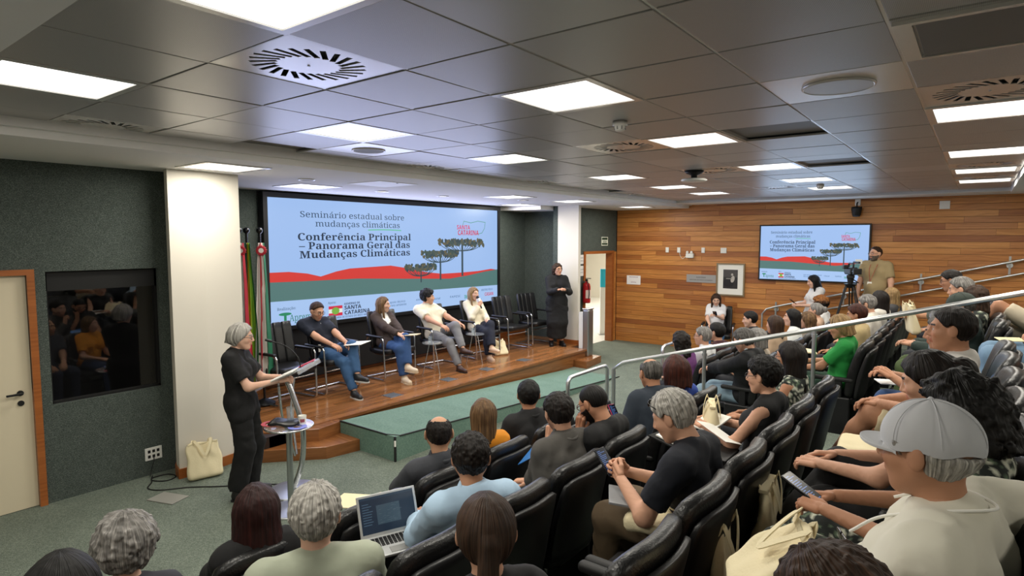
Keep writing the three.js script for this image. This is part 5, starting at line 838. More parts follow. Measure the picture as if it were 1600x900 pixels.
// ---- fourth row, near block
aud(3, -1.27, [-0.24, 1.765, -1.3], 5, { lod: 'near', label: 'brown hair crown of a person at the bottom edge', hy: -10, hp: 30, hair: { k: 'short', c: 'brown', vol: 0.012, noise: 0.006 }, top: { c: '#2c2c30' } });
WHO.cap = aud(3, -1.83, [-0.09, 1.985, -1.83], 8, { lod: 'near', label: 'large person in a cream shirt and light grey cap', hy: -8, hp: 4, hair: { k: 'curly', c: 'white', vol: -0.012, curl: 0.004, noise: 0.004, under: 0.03 }, top: { c: '#d8d4c4', thick: 0.02 }, bot: { c: '#2c2e33', kind: 'short' }, build: 1.28, belly: 0.05, hands: [[0.1, 0.6, 0.28], { w: [0.46, 1.72, -2.32] }], poles: [null, [-0.6, -0.1, -0.8]], feet: [[0.18, 0.16, 0.5], [-0.2, 0.16, 0.5]], skin: 'tan' });
WHO.flor = aud(3, -2.41, [-0.05, 1.94, -2.45], 10, { lod: 'near', label: 'person with dark curly hair in a floral dress holding a phone', fem: 1, hy: 0, hp: 12, hair: { k: 'curlyLong', c: 'black', len: 0.12, w: 0.11, vol: 0.03, curl: 0.012 }, top: { c: '#222', sleeve: 'none', paint: floral, name: 'dress_top' }, bot: { c: '#222', kind: 'skirt', paint: floral, drop: 0.12 }, hands: [[0.12, 0.72, 0.3], [-0.03, 0.72, 0.32]], handPose: ['hold', 'hold'], skin: 'tan' });
WHO.c = aud(3, -3.0, [-0.17, 1.925, -3.0], 8, { lod: 'near', label: 'person with dark hair and black trousers leaning to the knees', fem: 1, hy: 0, hp: 16, hair: { k: 'bun', c: 'dark', vol: 0.008 }, top: { c: '#15161a' }, bot: { c: '#0e0e10' }, hands: [[0.15, 0.69, 0.42], [0.0, 0.7, 0.4]], feet: [[0.12, 0.085, 0.44], [0.04, 0.3, 0.62]], skin: 'light' });
aud(3, -4.15, [-0.11, 2.015, -4.15], 0, { lod: 'mid', label: 'short haired person in a white shirt and beige shorts with crossed legs', hy: 4, hp: 2, hair: { k: 'short', c: 'dark', vol: 0.004 }, top: { c: '#cfccc6' }, bot: { c: '#c4b594', kind: 'short' }, hands: [[0.05, 0.72, 0.34], [-0.04, 0.72, 0.36]], feet: [[-0.08, 0.3, 0.6], [-0.12, 0.085, 0.5]], shoe: '#4d3526', skin: 'tan' });
aud(3, -5.0, [-0.2, 1.87, -5.15], 0, { lod: 'mid', label: 'person in a pale blue shirt and jeans behind the white shirted one', hy: 0, hp: 10, hair: { k: 'short', c: 'salt' }, top: { c: '#9db6cc', sleeve: 'roll' }, bot: { c: '#35517d' }, hands: [[0.05, 0.72, 0.36], [-0.05, 0.72, 0.4]], skin: 'tan' });
// ---- front row, far block
aud(0, -7.3, [-2.93, 1.24, -7.27], 20, { lod: 'far', label: 'person with long curly dark hair and purple top by the guard rail', fem: 1, hy: 0, hair: { k: 'curlyLong', c: 'dark', len: 0.2, w: 0.115, vol: 0.01, curl: 0.01 }, top: { c: '#6a3a72' } });
aud(0, -7.88, [-2.85, 1.24, -7.83], 0, { lod: 'far', label: 'grey haired person with dark glasses and white shirt, far front row', hy: 5, hair: { k: 'short', c: 'grey', vol: 0.008 }, glasses: true, top: { c: '#dadada', collar: 1 } });
aud(0, -8.46, [-2.83, 1.24, -8.3], 5, { lod: 'far', label: 'dark haired person in a maroon top, far front row', hair: { k: 'short', c: 'black', vol: 0.014 }, top: { c: '#3c1a22', sleeve: 'long' } });
aud(0, -9.95, [-2.88, 1.24, -9.95], -10, { lod: 'far', label: 'young person with a dark fringe and black shirt facing left', hy: 8, hp: 8, hair: { k: 'short', c: 'black', vol: 0.012 }, top: { c: '#141416', sleeve: 'long' }, skin: 'fair' });
// ---- second row, far block
WHO.suit = aud(1, -6.72, [-2.0, 1.43, -6.62], 5, { lod: 'mid', label: 'person in a black suit jacket and pale jeans by the aisle rail', hy: 2, hp: 20, hair: { k: 'short', c: 'salt', vol: 0.012, noise: 0.006 }, top: { c: '#0f1013', sleeve: 'long', thick: 0.02, collar: 1, collarC: '#c9d6d8', name: 'jacket' }, bot: { c: '#7f97a6' }, hands: [[0.05, 0.74, 0.42], [-0.05, 0.74, 0.42]] });
aud(1, -7.33, [-2.02, 1.36, -7.3], 5, { lod: 'far', label: 'person with short silver hair seated just past the suited one', fem: 1, hair: { k: 'bob', c: 'grey', len: 0.1, w: 0.1, vol: 0.008 }, top: { c: '#b8aa98' } });
aud(1, -7.99, [-2.02, 1.435, -8.08], 10, { lod: 'far', label: 'person with long straight brown hair, far second row', fem: 1, hy: -10, hair: { k: 'long', c: 'brown', len: 0.3, w: 0.1 }, top: { c: '#b49a80' } });
aud(1, -8.75, [-2.02, 1.435, -8.98], -5, { lod: 'far', label: 'person with long black hair and white top in left profile', fem: 1, hy: 5, hair: { k: 'long', c: 'black', len: 0.28, w: 0.1 }, top: { c: '#d5d8d6' }, skin: 'fair' });
aud(1, -9.33, [-1.93, 1.35, -9.5], 5, { lod: 'far', label: 'person with wavy ash brown hair, far second row', fem: 1, hair: { k: 'bob', c: 'lbrown', len: 0.16, w: 0.1, vol: 0.008, curl: 0.006 }, top: { c: '#8d8478' } });
aud(1, -10.1, [-1.94, 1.43, -10.1], 0, { lod: 'far', label: 'person with grey hair tied back and bare arms, far second row', fem: 1, hair: { k: 'bun', c: 'grey' }, top: { c: '#c8a890', sleeve: 'none' } });
aud(1, -10.9, [-2.05, 1.455, -11.0], 5, { lod: 'far', label: 'person with ginger topped curly hair and white shirt', hair: { k: 'curly', c: 'black', vol: 0.012, curl: 0.012, tip: '#8a5522' }, top: { c: '#dcdcda', collar: 1 }, skin: 'brown' });
// ---- third row, far block
WHO.green = aud(2, -6.78, [-1.1, 1.64, -6.76], 0, { lod: 'mid', label: 'person with short fair hair and bright green shirt', fem: 1, hy: 0, hp: 14, hair: { k: 'bob', c: 'blond', len: 0.09, w: 0.1, vol: 0.004 }, top: { c: '#1f8a3c' }, bot: { c: '#2d4a3c' }, hands: [[0.12, 0.66, 0.36], [-0.08, 0.7, 0.36]], skin: 'tan' });
aud(2, -7.94, [-1.12, 1.635, -8.0], 0, { lod: 'far', label: 'person with short wine red hair resting chin on hand, beige shirt', fem: 1, hy: 5, hp: 8, hair: { k: 'short', c: 'auburn', vol: 0.012 }, top: { c: '#b6a277', sleeve: 'long' }, hands: [{ h: [0.03, -0.2, 0.12] }, [-0.1, 0.64, 0.3]], handDir: [[0, 1, -0.1], null], poles: [[0.3, -1, 0.2], null], skin: 'tan' });
aud(2, -9.1, [-1.17, 1.66, -9.2], 0, { lod: 'far', label: 'person with curly grey hair and glasses below the video camera', hp: 8, hair: { k: 'curly', c: 'grey', vol: -0.008, curl: 0.006 }, glasses: true, top: { c: '#cfc8bd' } });
aud(2, -9.78, [-1.08, 1.68, -9.8], 10, { lod: 'far', label: 'person with long dark brown hair, third far row', fem: 1, hy: -20, hair: { k: 'long', c: 'dark', len: 0.3, w: 0.115, vol: 0.006 }, top: { c: '#d2cdc4' } });
aud(2, -10.5, [-1.02, 1.68, -10.6], 10, { lod: 'far', label: 'person with wavy blond hair, third far row', fem: 1, hy: -20, hair: { k: 'long', c: 'blond', len: 0.28, w: 0.1, curl: 0.005 }, top: { c: '#3b3a3c' } });
// ---- fourth row, far block
aud(3, -6.7, [-0.14, 1.915, -6.7], 0, { lod: 'mid', label: 'person with a dark olive cap and green trousers, far fourth row', hp: 14, hair: { k: 'short', c: 'salt', under: 0.03 }, top: { c: '#2d3b36', sleeve: 'long' }, bot: { c: '#4a5a34' }, hands: [[0.05, 0.72, 0.38], [-0.05, 0.72, 0.38]] });
aud(3, -7.3, [-0.02, 1.95, -7.35], 5, { lod: 'far', label: 'person with braided brown hair and patterned jacket', fem: 1, hy: -10, hair: { k: 'bob', c: 'brown', len: 0.14, w: 0.105, curl: 0.008 }, top: { c: '#55505a', sleeve: 'long', paint: floral } });
WHO.grey4 = aud(3, -7.9, [-0.16, 2.0, -7.8], 0, { lod: 'far', label: 'grey haired person stretching an arm over a tote bag', hp: 10, hair: { k: 'short', c: 'grey', vol: 0.008 }, top: { c: '#5d6462', sleeve: 'roll' }, hands: [[0.12, 0.86, 0.5], [-0.08, 0.7, 0.34]] });
aud(3, -9.1, [-0.29, 2.02, -9.0], 0, { lod: 'far', label: 'dark haired person with glasses, last in the far fourth row', hp: 14, hair: { k: 'short', c: 'dark', vol: 0.008 }, glasses: true, top: { c: '#b7b3ad' }, skin: 'tan' });
// ---- fifth row: seen by their legs at the right edge
aud(4, -3.5, [0.86, 2.25, -3.5], 0, { lod: 'mid', label: 'seated person in olive green trousers at the right edge', hair: { k: 'short', c: 'dark' }, top: { c: '#3b3d42' }, bot: { c: '#5d7040' }, feet: [[0.14, 0.085, 0.5], [-0.12, 0.085, 0.5]] , leg: 0.46, dx: -0.14 });
aud(4, -4.7, [0.86, 2.25, -4.7], 0, { lod: 'mid', label: 'seated person in dark blue jeans at the right edge', hair: { k: 'short', c: 'dark' }, top: { c: '#6d6f72' }, bot: { c: '#2a3f5e' }, feet: [[0.14, 0.085, 0.5], [-0.12, 0.085, 0.5]], leg: 0.48, dx: -0.22, hands: [[0.18, 0.72, 0.3], [-0.1, 0.66, 0.3]], skin: 'tan' });
aud(4, -6.1, [0.86, 2.25, -6.1], 0, { lod: 'far', label: 'seated person in light washed jeans at the right edge', hair: { k: 'short', c: 'brown' }, top: { c: '#8a8c88' }, bot: { c: '#7592ad' }, feet: [[0.14, 0.085, 0.5], [-0.12, 0.085, 0.5]], leg: 0.46, dx: -0.3 });
aud(4, -7.6, [0.86, 2.3, -7.6], 0, { lod: 'far', label: 'seated person with bare crossed legs and brown shoes at the right edge', fem: 1, hair: { k: 'bob', c: 'brown' }, top: { c: '#c9c2b6' }, bot: { c: '#c7bba4', kind: 'short' }, feet: [[-0.05, 0.42, 0.62], [-0.12, 0.085, 0.46]], shoe: '#5a4030', leg: 0.46, dx: -0.3, skin: 'tan' });
// ---- stage
const stg = (z, head, o) => person({ x: STAGEX - 0.05, y: STG, z, turn: Math.PI / 2, head, lod: 'mid', ...o });
WHO.m1 = stg(-5.15, [-7.2, 1.515, -4.98], { label: 'panelist with glasses in a navy polo and jeans looking at papers', turn: Math.PI / 2 - 0.05, hy: 8, hp: 20, hair: { k: 'receding', c: 'brown', vol: 0.004 }, glasses: true, lanyard: '#d9d7d0', top: { c: '#131a2a', collar: 1 }, bot: { c: '#33567e' }, hands: [[0.02, 0.7, 0.34], [-0.16, 0.68, 0.32]], feet: [[0.0, 0.3, 0.6], [-0.06, 0.085, 0.6]], shoe: '#202326', sole: '#c9c9c6', skin: 'light', stubble: 1 });
WHO.w1 = stg(-6.2, [-7.27, 1.505, -6.19], { label: 'panelist with straight brown hair in a brown blazer and white top', fem: 1, turn: Math.PI / 2 - 0.15, hy: 40, hp: 2, hair: { k: 'long', c: 'lbrown', len: 0.24, w: 0.1, front: 1 }, top: { c: '#3d302a', sleeve: 'long', thick: 0.016, inner: '#e8e6e0', long: 0.3, name: 'blazer' }, bot: { c: '#2b4a78', wide: 0.012 }, hands: [[0.02, 0.7, 0.36], [-0.04, 0.7, 0.36]], feet: [[-0.04, 0.26, 0.56], [-0.06, 0.085, 0.5]], shoe: '#d8c6ac', sole: '#cdb89a', skin: 'fair' });
WHO.m2 = stg(-7.25, [-7.33, 1.545, -7.2], { label: 'panelist with curly black hair in a cream short sleeved shirt', turn: Math.PI / 2 - 0.1, hy: 52, hp: 0, hair: { k: 'curly', c: 'black', vol: 0.008, curl: 0.012 }, top: { c: '#ded6bf', collar: 1, thick: 0.016 }, bot: { c: '#77777a' }, hands: [[0.24, 0.72, 0.3], [-0.14, 0.7, 0.34]], feet: [[0.02, 0.36, 0.62], [-0.06, 0.085, 0.62]], shoe: '#3d2418', skin: 'light', belly: 0.02 });
WHO.w2 = stg(-8.3, [-7.25, 1.525, -8.28], { label: 'panelist with long blond hair in a cream blazer speaking into a microphone', fem: 1, turn: Math.PI / 2 - 0.35, hy: 15, hair: { k: 'long', c: 'blond', len: 0.25, w: 0.1, front: 1 }, top: { c: '#e3d9c0', sleeve: 'long', thick: 0.015, long: 0.2, name: 'blazer' }, bot: { c: '#161b2c', wide: 0.015 }, hands: [[0.03, 0.7, 0.3], { h: [-0.03, -0.2, 0.17] }], handPose: ['relax', 'grip'], handDir: [null, [0.55, 0.75, 0.1]], palm: [null, [0.4, 0, -1]], poles: [null, [-0.5, -1, 0.1]], feet: [[-0.06, 0.26, 0.6], [-0.04, 0.085, 0.48]], shoe: '#d9b79a', sole: '#c9a582', skin: 'fair' });
person({ x: -6.66, y: STG, z: -10.12, turn: 0.75, sit: false, lod: 'mid', label: 'person in a black blazer and wide black skirt gesturing by the far column', fem: 1, head: [-6.63, 1.915, -10.1], hy: 25, pel: 0.9, hair: { k: 'bob', c: 'brown', len: 0.13, w: 0.1, vol: 0.004, curl: 0.009 }, glasses: true, top: { c: '#101012', sleeve: 'long', thick: 0.02, long: 0.35, name: 'blazer' }, bot: { c: '#0d0d0e', kind: 'skirt', drop: 0.7 }, hands: [[0.1, 1.15, 0.34], [-0.02, 1.15, 0.36]], build: 1.08, skin: 'light' });
// ---- at the lectern
WHO.lect = person({ x: -5.36, y: 0, z: -2.84, turn: 2.3, sit: false, lod: 'near', label: 'grey haired speaker in a black outfit standing at the lectern', fem: 1, head: [-5.33, 1.615, -2.87], hy: 8, hp: 6, pel: 0.92, hair: { k: 'bob', c: 'white', len: 0.06, w: 0.092, vol: 0.012, taper: 0.4 }, glasses: '#2a2730', top: { c: '#0b0b0d', thick: 0.016, sleeve: 'short' }, bot: { c: '#0a0a0b', wide: 0.03 }, hands: [[0.12, 1.1, 0.36], [-0.05, 1.1, 0.36]], handPose: ['hold', 'relax'], build: 0.92, skin: 'fair' });
// ---- by the timber wall
WHO.phone = person({ x: -4.22, y: 0, z: -12.36, turn: 0.25, lod: 'mid', label: 'person in a white shirt with a phone, seated by the timber wall', fem: 1, head: [-4.24, 1.27, -12.38], hp: 22, hy: 5, hair: { k: 'long', c: 'brown', len: 0.27, w: 0.1, front: 1 }, top: { c: '#dedee0' }, bot: { c: '#4a6f98' }, hands: [[0.0, 0.88, 0.28], [-0.1, 0.68, 0.26]], handPose: ['hold', 'relax'], skin: 'fair' });
WHO.wall = person({ x: -2.44, y: 0.2, z: -12.42, turn: -0.9, sit: false, lod: 'mid', label: 'person with long black hair and white shirt leaning at the wall rail', fem: 1, head: [-2.47, 1.725, -12.4], hp: 16, hy: -15, pel: 0.84, hair: { k: 'long', c: 'black', len: 0.28, w: 0.098, front: 1 }, top: { c: '#d8d6d4' }, bot: { c: '#1c2233' }, hands: [[0.08, 0.98, 0.28], [-0.02, 1.0, 0.3]], handPose: ['hold', 'hold'], skin: 'fair' });
WHO.cam = person({ x: -1.4, y: 0.43, z: -12.25, turn: -0.35, sit: false, lod: 'mid', label: 'camera operator in a khaki polo standing behind the tripod', head: [-1.44, 2.27, -12.25], hy: -20, pel: 0.95, hair: { k: 'receding', c: 'brown' }, glasses: true, beard: '#8a7a6c', lanyard: '#a8453a', top: { c: '#9a8762', collar: 1 }, bot: { c: '#2a2b30' }, build: 1.15, belly: 0.04, hands: [[0.28, 0.88, 0.1], [-0.26, 0.9, 0.14]], skin: 'light' });

// ---------------------------------------------------------------- things people hold and wear, bags, papers
const wrist = (p, i) => p.toWorld(p.arms[i][1]);
const onHead = (p, m, x, y, z) => { m.position.copy(p.Hc).add(V(x, y, z).multiplyScalar(p.hs).applyQuaternion(p.hq)); m.quaternion.copy(p.hq); m.scale.setScalar(p.hs); return m; };
function cap6(p, c, label) { // baseball cap as part of its wearer
  const crown = new THREE.SphereGeometry(1, 40, 20, 0, Math.PI * 2, 0, Math.PI * 0.56); crown.scale(0.095, 0.1, 0.114); deform(crown, (v) => { v.y += 0.004 * Math.cos(Math.atan2(v.z, v.x) * 6) * (1 - v.y / 0.12); });
  const cm = std(c, 0.85, { side: THREE.DoubleSide }), m = mesh('cap', crown, cm, p.t); m.userData.label = label; onHead(p, m, 0, 0.032, -0.012);
  const bs = new THREE.Shape(); bs.absellipse(0, 0.045, 0.078, 0.115, 0.05, Math.PI - 0.05, false); bs.absellipse(0, 0.02, 0.088, 0.078, Math.PI - 0.3, 0.3, true); const bill = new THREE.ExtrudeGeometry(bs, { depth: 0.004, bevelEnabled: true, bevelSize: 0.002, bevelThickness: 0.002, bevelSegments: 2, curveSegments: 24 }); bill.rotateX(Math.PI / 2); deform(bill, (v) => { v.y -= 3.2 * v.x * v.x + 0.1 * Math.max(0, v.z - 0.08); }); bill.translate(0, -0.005, 0.005); mesh('cap_bill', bill, cm, m);
  mesh('cap_button', new THREE.SphereGeometry(0.007, 10, 8), cm, m, [0, 0.1, 0]); for (let k = 0; k < 3; k++) { const sm = mesh('cap_seam', new THREE.TorusGeometry(1, 0.012, 6, 40, Math.PI), cm, m, [0, 0, 0], [0, k * Math.PI / 3 + Math.PI / 2, 0]); const c = Math.abs(Math.sin(k * Math.PI / 3 + Math.PI / 2)); sm.scale.set(0.0955 + 0.019 * c, 0.1005, 0.1); }
}
cap6(WHO.cap, 0xbdbec2, 'light grey baseball cap');
cap6(people.find((p) => p.t.userData.label.includes('olive cap')), 0x39423c, 'dark olive cap');
{ // sunglasses pushed up on grey hair
  const gg = []; for (const s of [-1, 1]) { const l = new THREE.SphereGeometry(0.024, 16, 10); l.scale(1.05, 0.8, 0.25); l.translate(s * 0.032, 0, 0); gg.push(l); gg.push(pipe([[s * 0.055, 0.004, 0], [s * 0.085, 0.0, -0.03], [s * 0.088, -0.03, -0.13]], 0.003, 0.01, 6)); }
  const m = mesh('sunglasses', join(...gg), M.blackGloss, WHO.old.t); onHead(WHO.old, m, 0, 0.1, 0.075); m.rotateX(-0.5);
}
{ // cord and sunglasses hanging on the capped man's chest
  const p = WHO.cap, n = p.N; mesh('glasses_cord', tube([[n.x - 0.07, n.y - 0.02, n.z + 0.13], [n.x - 0.098, n.y + 0.035, n.z + 0.01], [n.x, n.y + 0.045, n.z - 0.098], [n.x + 0.098, n.y + 0.035, n.z + 0.0], [n.x + 0.09, n.y - 0.02, n.z + 0.12], [n.x + 0.05, n.y - 0.1, n.z + 0.2]], 0.004, 60, 8), M.paper, p.t);
  const l = mesh('hanging_sunglasses', join(rbAt(0.05, 0.04, 0.008, 0.004, -0.03, 0, 0), rbAt(0.05, 0.04, 0.008, 0.004, 0.03, 0, 0), rbAt(0.02, 0.006, 0.006, 0.002, 0, 0.012, 0)), M.blackGloss, p.t, [n.x + 0.05, n.y - 0.13, n.z + 0.215], [0.3, 0.5, 0]);
}
function phone(label, pos, quat, screen = '#0e1420') { const t = thing('mobile_phone', label, 'phone'); t.position.copy(pos); t.quaternion.copy(quat); mesh('phone_case', rb(0.076, 0.155, 0.009, 0.004), M.blackGloss, t); const tx = canvasTex(96, 192, (g, w, h) => { g.fillStyle = screen; g.fillRect(0, 0, w, h); g.fillStyle = '#5e7fc0'; const r = rng(9); for (let i = 0; i < 14; i++) g.fillRect(10, 14 + i * 12, 20 + r() * 55, 5); }); mesh('phone_screen', new THREE.PlaneGeometry(0.07, 0.147), new THREE.MeshStandardMaterial({ color: 0x050505, roughness: 0.2, emissive: 0xffffff, emissiveMap: tx, emissiveIntensity: 0.7 }), t, [0, 0, 0.0051]); return t; }
const q = (x, y, z) => new THREE.Quaternion().setFromEuler(new THREE.Euler(x, y, z, 'YXZ'));
phone('phone with a lit blue screen held by the grey haired person in navy', wrist(WHO.old, 0).lerp(wrist(WHO.old, 1), 0.5).add(V(-0.11, 0.05, 0.0)), q(-0.75, 1.25, 0.1));
phone('phone held by the floral dress person', wrist(WHO.flor, 0).lerp(wrist(WHO.flor, 1), 0.5).add(V(-0.09, 0.03, 0)), q(-1.1, 1.4, 0), '#050506');
phone('phone held by the seated person at the timber wall', wrist(WHO.phone, 0).add(V(0.02, 0.05, 0.08)), q(-0.9, 3.3, 0));
phone('pink cased phone of the grizzled person', wrist(WHO.griz, 0).lerp(wrist(WHO.griz, 1), 0.5).add(V(-0.08, 0.06, 0)), q(-0.6, 1.3, 0)).children[0].material = std(0xc2406e, 0.4);
phone('phone held by the person at the wall rail', wrist(WHO.wall, 1).add(V(-0.04, 0.04, 0.07)), q(-0.9, 2.2, 0));
{ // hand microphone
  const w = wrist(WHO.w2, 1), d = V(0.34, 0.9, 0.1).normalize(), t = thing('hand_microphone', 'black hand microphone with white cube held by the blond panelist', 'microphone'); const mo = WHO.w2.toWorld(WHO.w2.Hc.clone().add(V(-0.005, -0.135, 0.15).applyQuaternion(WHO.w2.hq))); t.position.copy(mo); t.quaternion.setFromUnitVectors(V(0, 1, 0), V(-0.35, 0.92, 0.1).normalize());
  mesh('handle', cyl(0.017, 0.013, 0.17, 18), M.black, t, [0, -0.04, 0]); mesh('grille', new THREE.SphereGeometry(0.027, 18, 14), M.darkMetal, t, [0, 0.085, 0]); mesh('logo_cube', rb(0.06, 0.06, 0.06, 0.006), M.white, t, [0, 0.035, 0]);
}
{ // laptop on the blue shirted man's lap
  const t = thing('laptop', 'open silver laptop with a dark screen on the lap of the blue shirted person', 'laptop', [-2.26, 0.905, -1.98], 0), al = std(0xc8c9c9, 0.35, { metalness: 0.6 }); t.rotation.set(0, -2.05 + Math.PI, 0, 'YXZ'); t.rotation.z = 0.05; t.scale.setScalar(0.86); t.position.y = 0.875;
  mesh('laptop_base', rb(0.36, 0.016, 0.25, 0.006), al, t); for (let r = 0; r < 5; r++) for (let c = 0; c < 13; c++) mesh('key', KEY(), M.black, t, [-0.144 + c * 0.024, 0.009, -0.085 + r * 0.022]);
  mesh('trackpad', rb(0.1, 0.002, 0.065, 0.0008, 1), M.grey, t, [0, 0.009, 0.075]);
  const lid = mesh('laptop_lid', rb(0.36, 0.245, 0.008, 0.004), al, t, [0, 0.118, -0.165], [-0.36, 0, 0]);
  const tx = canvasTex(512, 340, (g, w, h) => { g.fillStyle = '#1c2a3a'; g.fillRect(0, 0, w, h); g.fillStyle = '#26384a'; g.fillRect(0, 0, w, 22); g.fillStyle = '#3a4c58'; g.fillRect(150, 90, 220, 180); g.fillStyle = '#55646c'; const r = rng(4); for (let i = 0; i < 40; i++) g.fillRect(155 + r() * 200, 95 + r() * 165, 4 + r() * 30, 3); g.fillStyle = '#4c6478'; for (let i = 0; i < 9; i++) g.fillRect(20, 60 + i * 24, 60 + r() * 40, 6); });
  mesh('laptop_screen', new THREE.PlaneGeometry(0.33, 0.21), new THREE.MeshStandardMaterial({ color: 0x0a0c10, roughness: 0.25, emissive: 0xffffff, emissiveMap: tx, emissiveIntensity: 0.8 }), lid, [0, 0.004, 0.0046]);
}
function KEY() { return KEY.g || (KEY.g = bx(0.019, 0.003, 0.017)); }
// a flat band along a path; its broad side faces n
function ribbon(pts, w, t, n = V(0, 0, 1), seg = 36) {
  const c = new THREE.CatmullRomCurve3(pts.map((p) => V(...p))), P = c.getPoints(seg), pos = [], idx = [];
  P.forEach((p, i) => { const tg = c.getTangent(i / seg), s = tg.clone().cross(n).normalize().multiplyScalar(w / 2), u = s.clone().cross(tg).normalize().multiplyScalar(t / 2); for (const [a, b] of [[-1, -1], [1, -1], [1, 1], [-1, 1]]) { const v = p.clone().addScaledVector(s, a).addScaledVector(u, b); pos.push(v.x, v.y, v.z); } if (i) for (let k = 0; k < 4; k++) { const a = (i - 1) * 4 + k, b = (i - 1) * 4 + (k + 1) % 4; idx.push(a, b, b + 4, a, b + 4, a + 4); } });
  let g = new THREE.BufferGeometry(); g.setAttribute('position', new THREE.Float32BufferAttribute(pos, 3)); g.setIndex(idx); g = g.toNonIndexed(); g.computeVertexNormals(); return metric(g);
}
// ---- totes: cotton bags with a gathered mouth and two straps
function tote(label, pos, turn, o = {}) {
  const { w = 0.34, h = 0.38, d = 0.1, lean = 0, slump = 0, seed = 1, lie = 0 } = o, t = thing('tote_bag', label, 'bag', pos, turn, 'cream cotton tote bags');
  const g = cushion(w, h, d, d * 0.42, 18, (v) => { const k = v.y / h + 0.5; v.x *= 1 - slump * 0.3 * k * k; v.z *= 1 - 0.72 * k; v.z += 0.014 * noise3(v.x * 16 + seed, v.y * 10, seed) * (0.4 + k); v.x += 0.02 * noise3(v.y * 9, seed, v.z * 10) * k; v.y += 0.03 * slump * Math.sin(v.x * 16 + seed) * k; });
  g.translate(0, h / 2, 0); const b = mesh('bag_body', g, M.cream, t, [0, 0, 0], [lie ? -1.45 : lean, 0, 0]);
  for (const s of [-1, 1]) mesh('strap', ribbon([[-0.08, h - 0.02, s * 0.016], [-0.085, h + 0.02, s * 0.03], [-0.05, h - 0.03, s * 0.05], [0.0, h - 0.13, s * 0.06], [0.05, h - 0.05, s * 0.05], [0.075, h + 0.02, s * 0.03], [0.08, h - 0.02, s * 0.016]], 0.026, 0.004), M.cream, b);
  mesh('bag_hem', rb(w * (1 - slump * 0.3) * 0.94, 0.018, d * 0.3, 0.005), M.cream, b, [0, h - 0.012, 0]);
  return t;
}
tote('cream tote bag leaning against the white column', [-6.06, 0.005, -2.83], 1.35, { w: 0.33, h: 0.36, lean: -0.3, slump: 0.35, seed: 3 });
tote('cream tote bag at the feet of the blond panelist', [-6.86, STG, -8.62], 1.2, { w: 0.28, h: 0.28, lean: -0.5, slump: 0.6, seed: 5 });
tote('cream tote bag on the lap of the capped person', [-0.56, 1.3, -1.86], -1.2, { w: 0.3, h: 0.3, lean: -0.75, slump: 0.6, seed: 8 });
tote('cream tote bag hanging on the empty seat before the floral dress', [-0.78, 0.75, -2.42], -1.57, { w: 0.22, h: 0.5, d: 0.09, slump: 0.7, seed: 9 });
tote('olive cream tote bag standing between the third row seats', [-0.74, 0.78, -2.95], -1.5, { w: 0.3, h: 0.48, d: 0.14, slump: 0.6, seed: 10 });
tote('cream tote bag flat under the hands of the phone reader in navy', [-1.32, 1.03, -2.72], -1.5, { w: 0.32, h: 0.32, lie: 1, seed: 12 });
tote('cream tote bag on the lap of the person in the black vest', [-1.42, 1.06, -4.12], -1.2, { w: 0.3, h: 0.22, d: 0.14, slump: 0.4, seed: 14 });
tote('cream tote bag in front of the grey haired person, far fourth row', [-0.52, 1.4, -7.75], -1.3, { w: 0.34, h: 0.32, lean: 0.2, seed: 15 });
tote('cream tote bag lying on the black suitcase', [-0.55, 1.3, -3.55], -1.5, { w: 0.34, h: 0.3, lie: 1, seed: 17 });
{
  const t = thing('cabin_suitcase', 'black ribbed cabin suitcase standing in the fourth row', 'suitcase', [-0.42, TIER[3], -3.55], -1.57);
  mesh('suitcase_shell', rb(0.38, 0.5, 0.23, 0.04, 4), M.leather, t, [0, 0.3, 0]);
  for (let i = 0; i < 6; i++) { mesh('rib', rb(0.02, 0.42, 0.012, 0.005), M.black, t, [-0.14 + i * 0.056, 0.3, 0.117]); mesh('rib', rb(0.02, 0.42, 0.012, 0.005), M.black, t, [-0.14 + i * 0.056, 0.3, -0.117]); }
  for (const [x, z] of [[-0.15, -0.08], [0.15, -0.08], [-0.15, 0.08], [0.15, 0.08]]) mesh('wheel', cyl(0.025, 0.025, 0.02, 16).rotateZ(Math.PI / 2), M.rubber, t, [x, 0.025, z]);
  mesh('top_handle', pipe([[-0.07, 0.55, 0], [-0.07, 0.575, 0], [0.07, 0.575, 0], [0.07, 0.55, 0]], 0.01, 0.02), M.black, t);
}
{
  const t = thing('backpack', 'black backpack on the floor before the floral dress', 'backpack', [-0.52, TIER[3], -2.2], -1.4);
  mesh('pack_body', cushion(0.3, 0.42, 0.18, 0.075, 12, (v) => { v.z += 0.01 * noise3(v.x * 14, v.y * 14, 3); }), M.blackMatte, t, [0, 0.22, 0]); mesh('front_pocket', cushion(0.24, 0.22, 0.07, 0.03, 8), M.blackMatte, t, [0, 0.14, 0.1]);
  for (const s of [-1, 1]) mesh('shoulder_strap', tube([[s * 0.08, 0.4, -0.08], [s * 0.1, 0.3, -0.15], [s * 0.1, 0.1, -0.12], [s * 0.09, 0.03, -0.07]], 0.014, 24, 8), M.black, t);
}
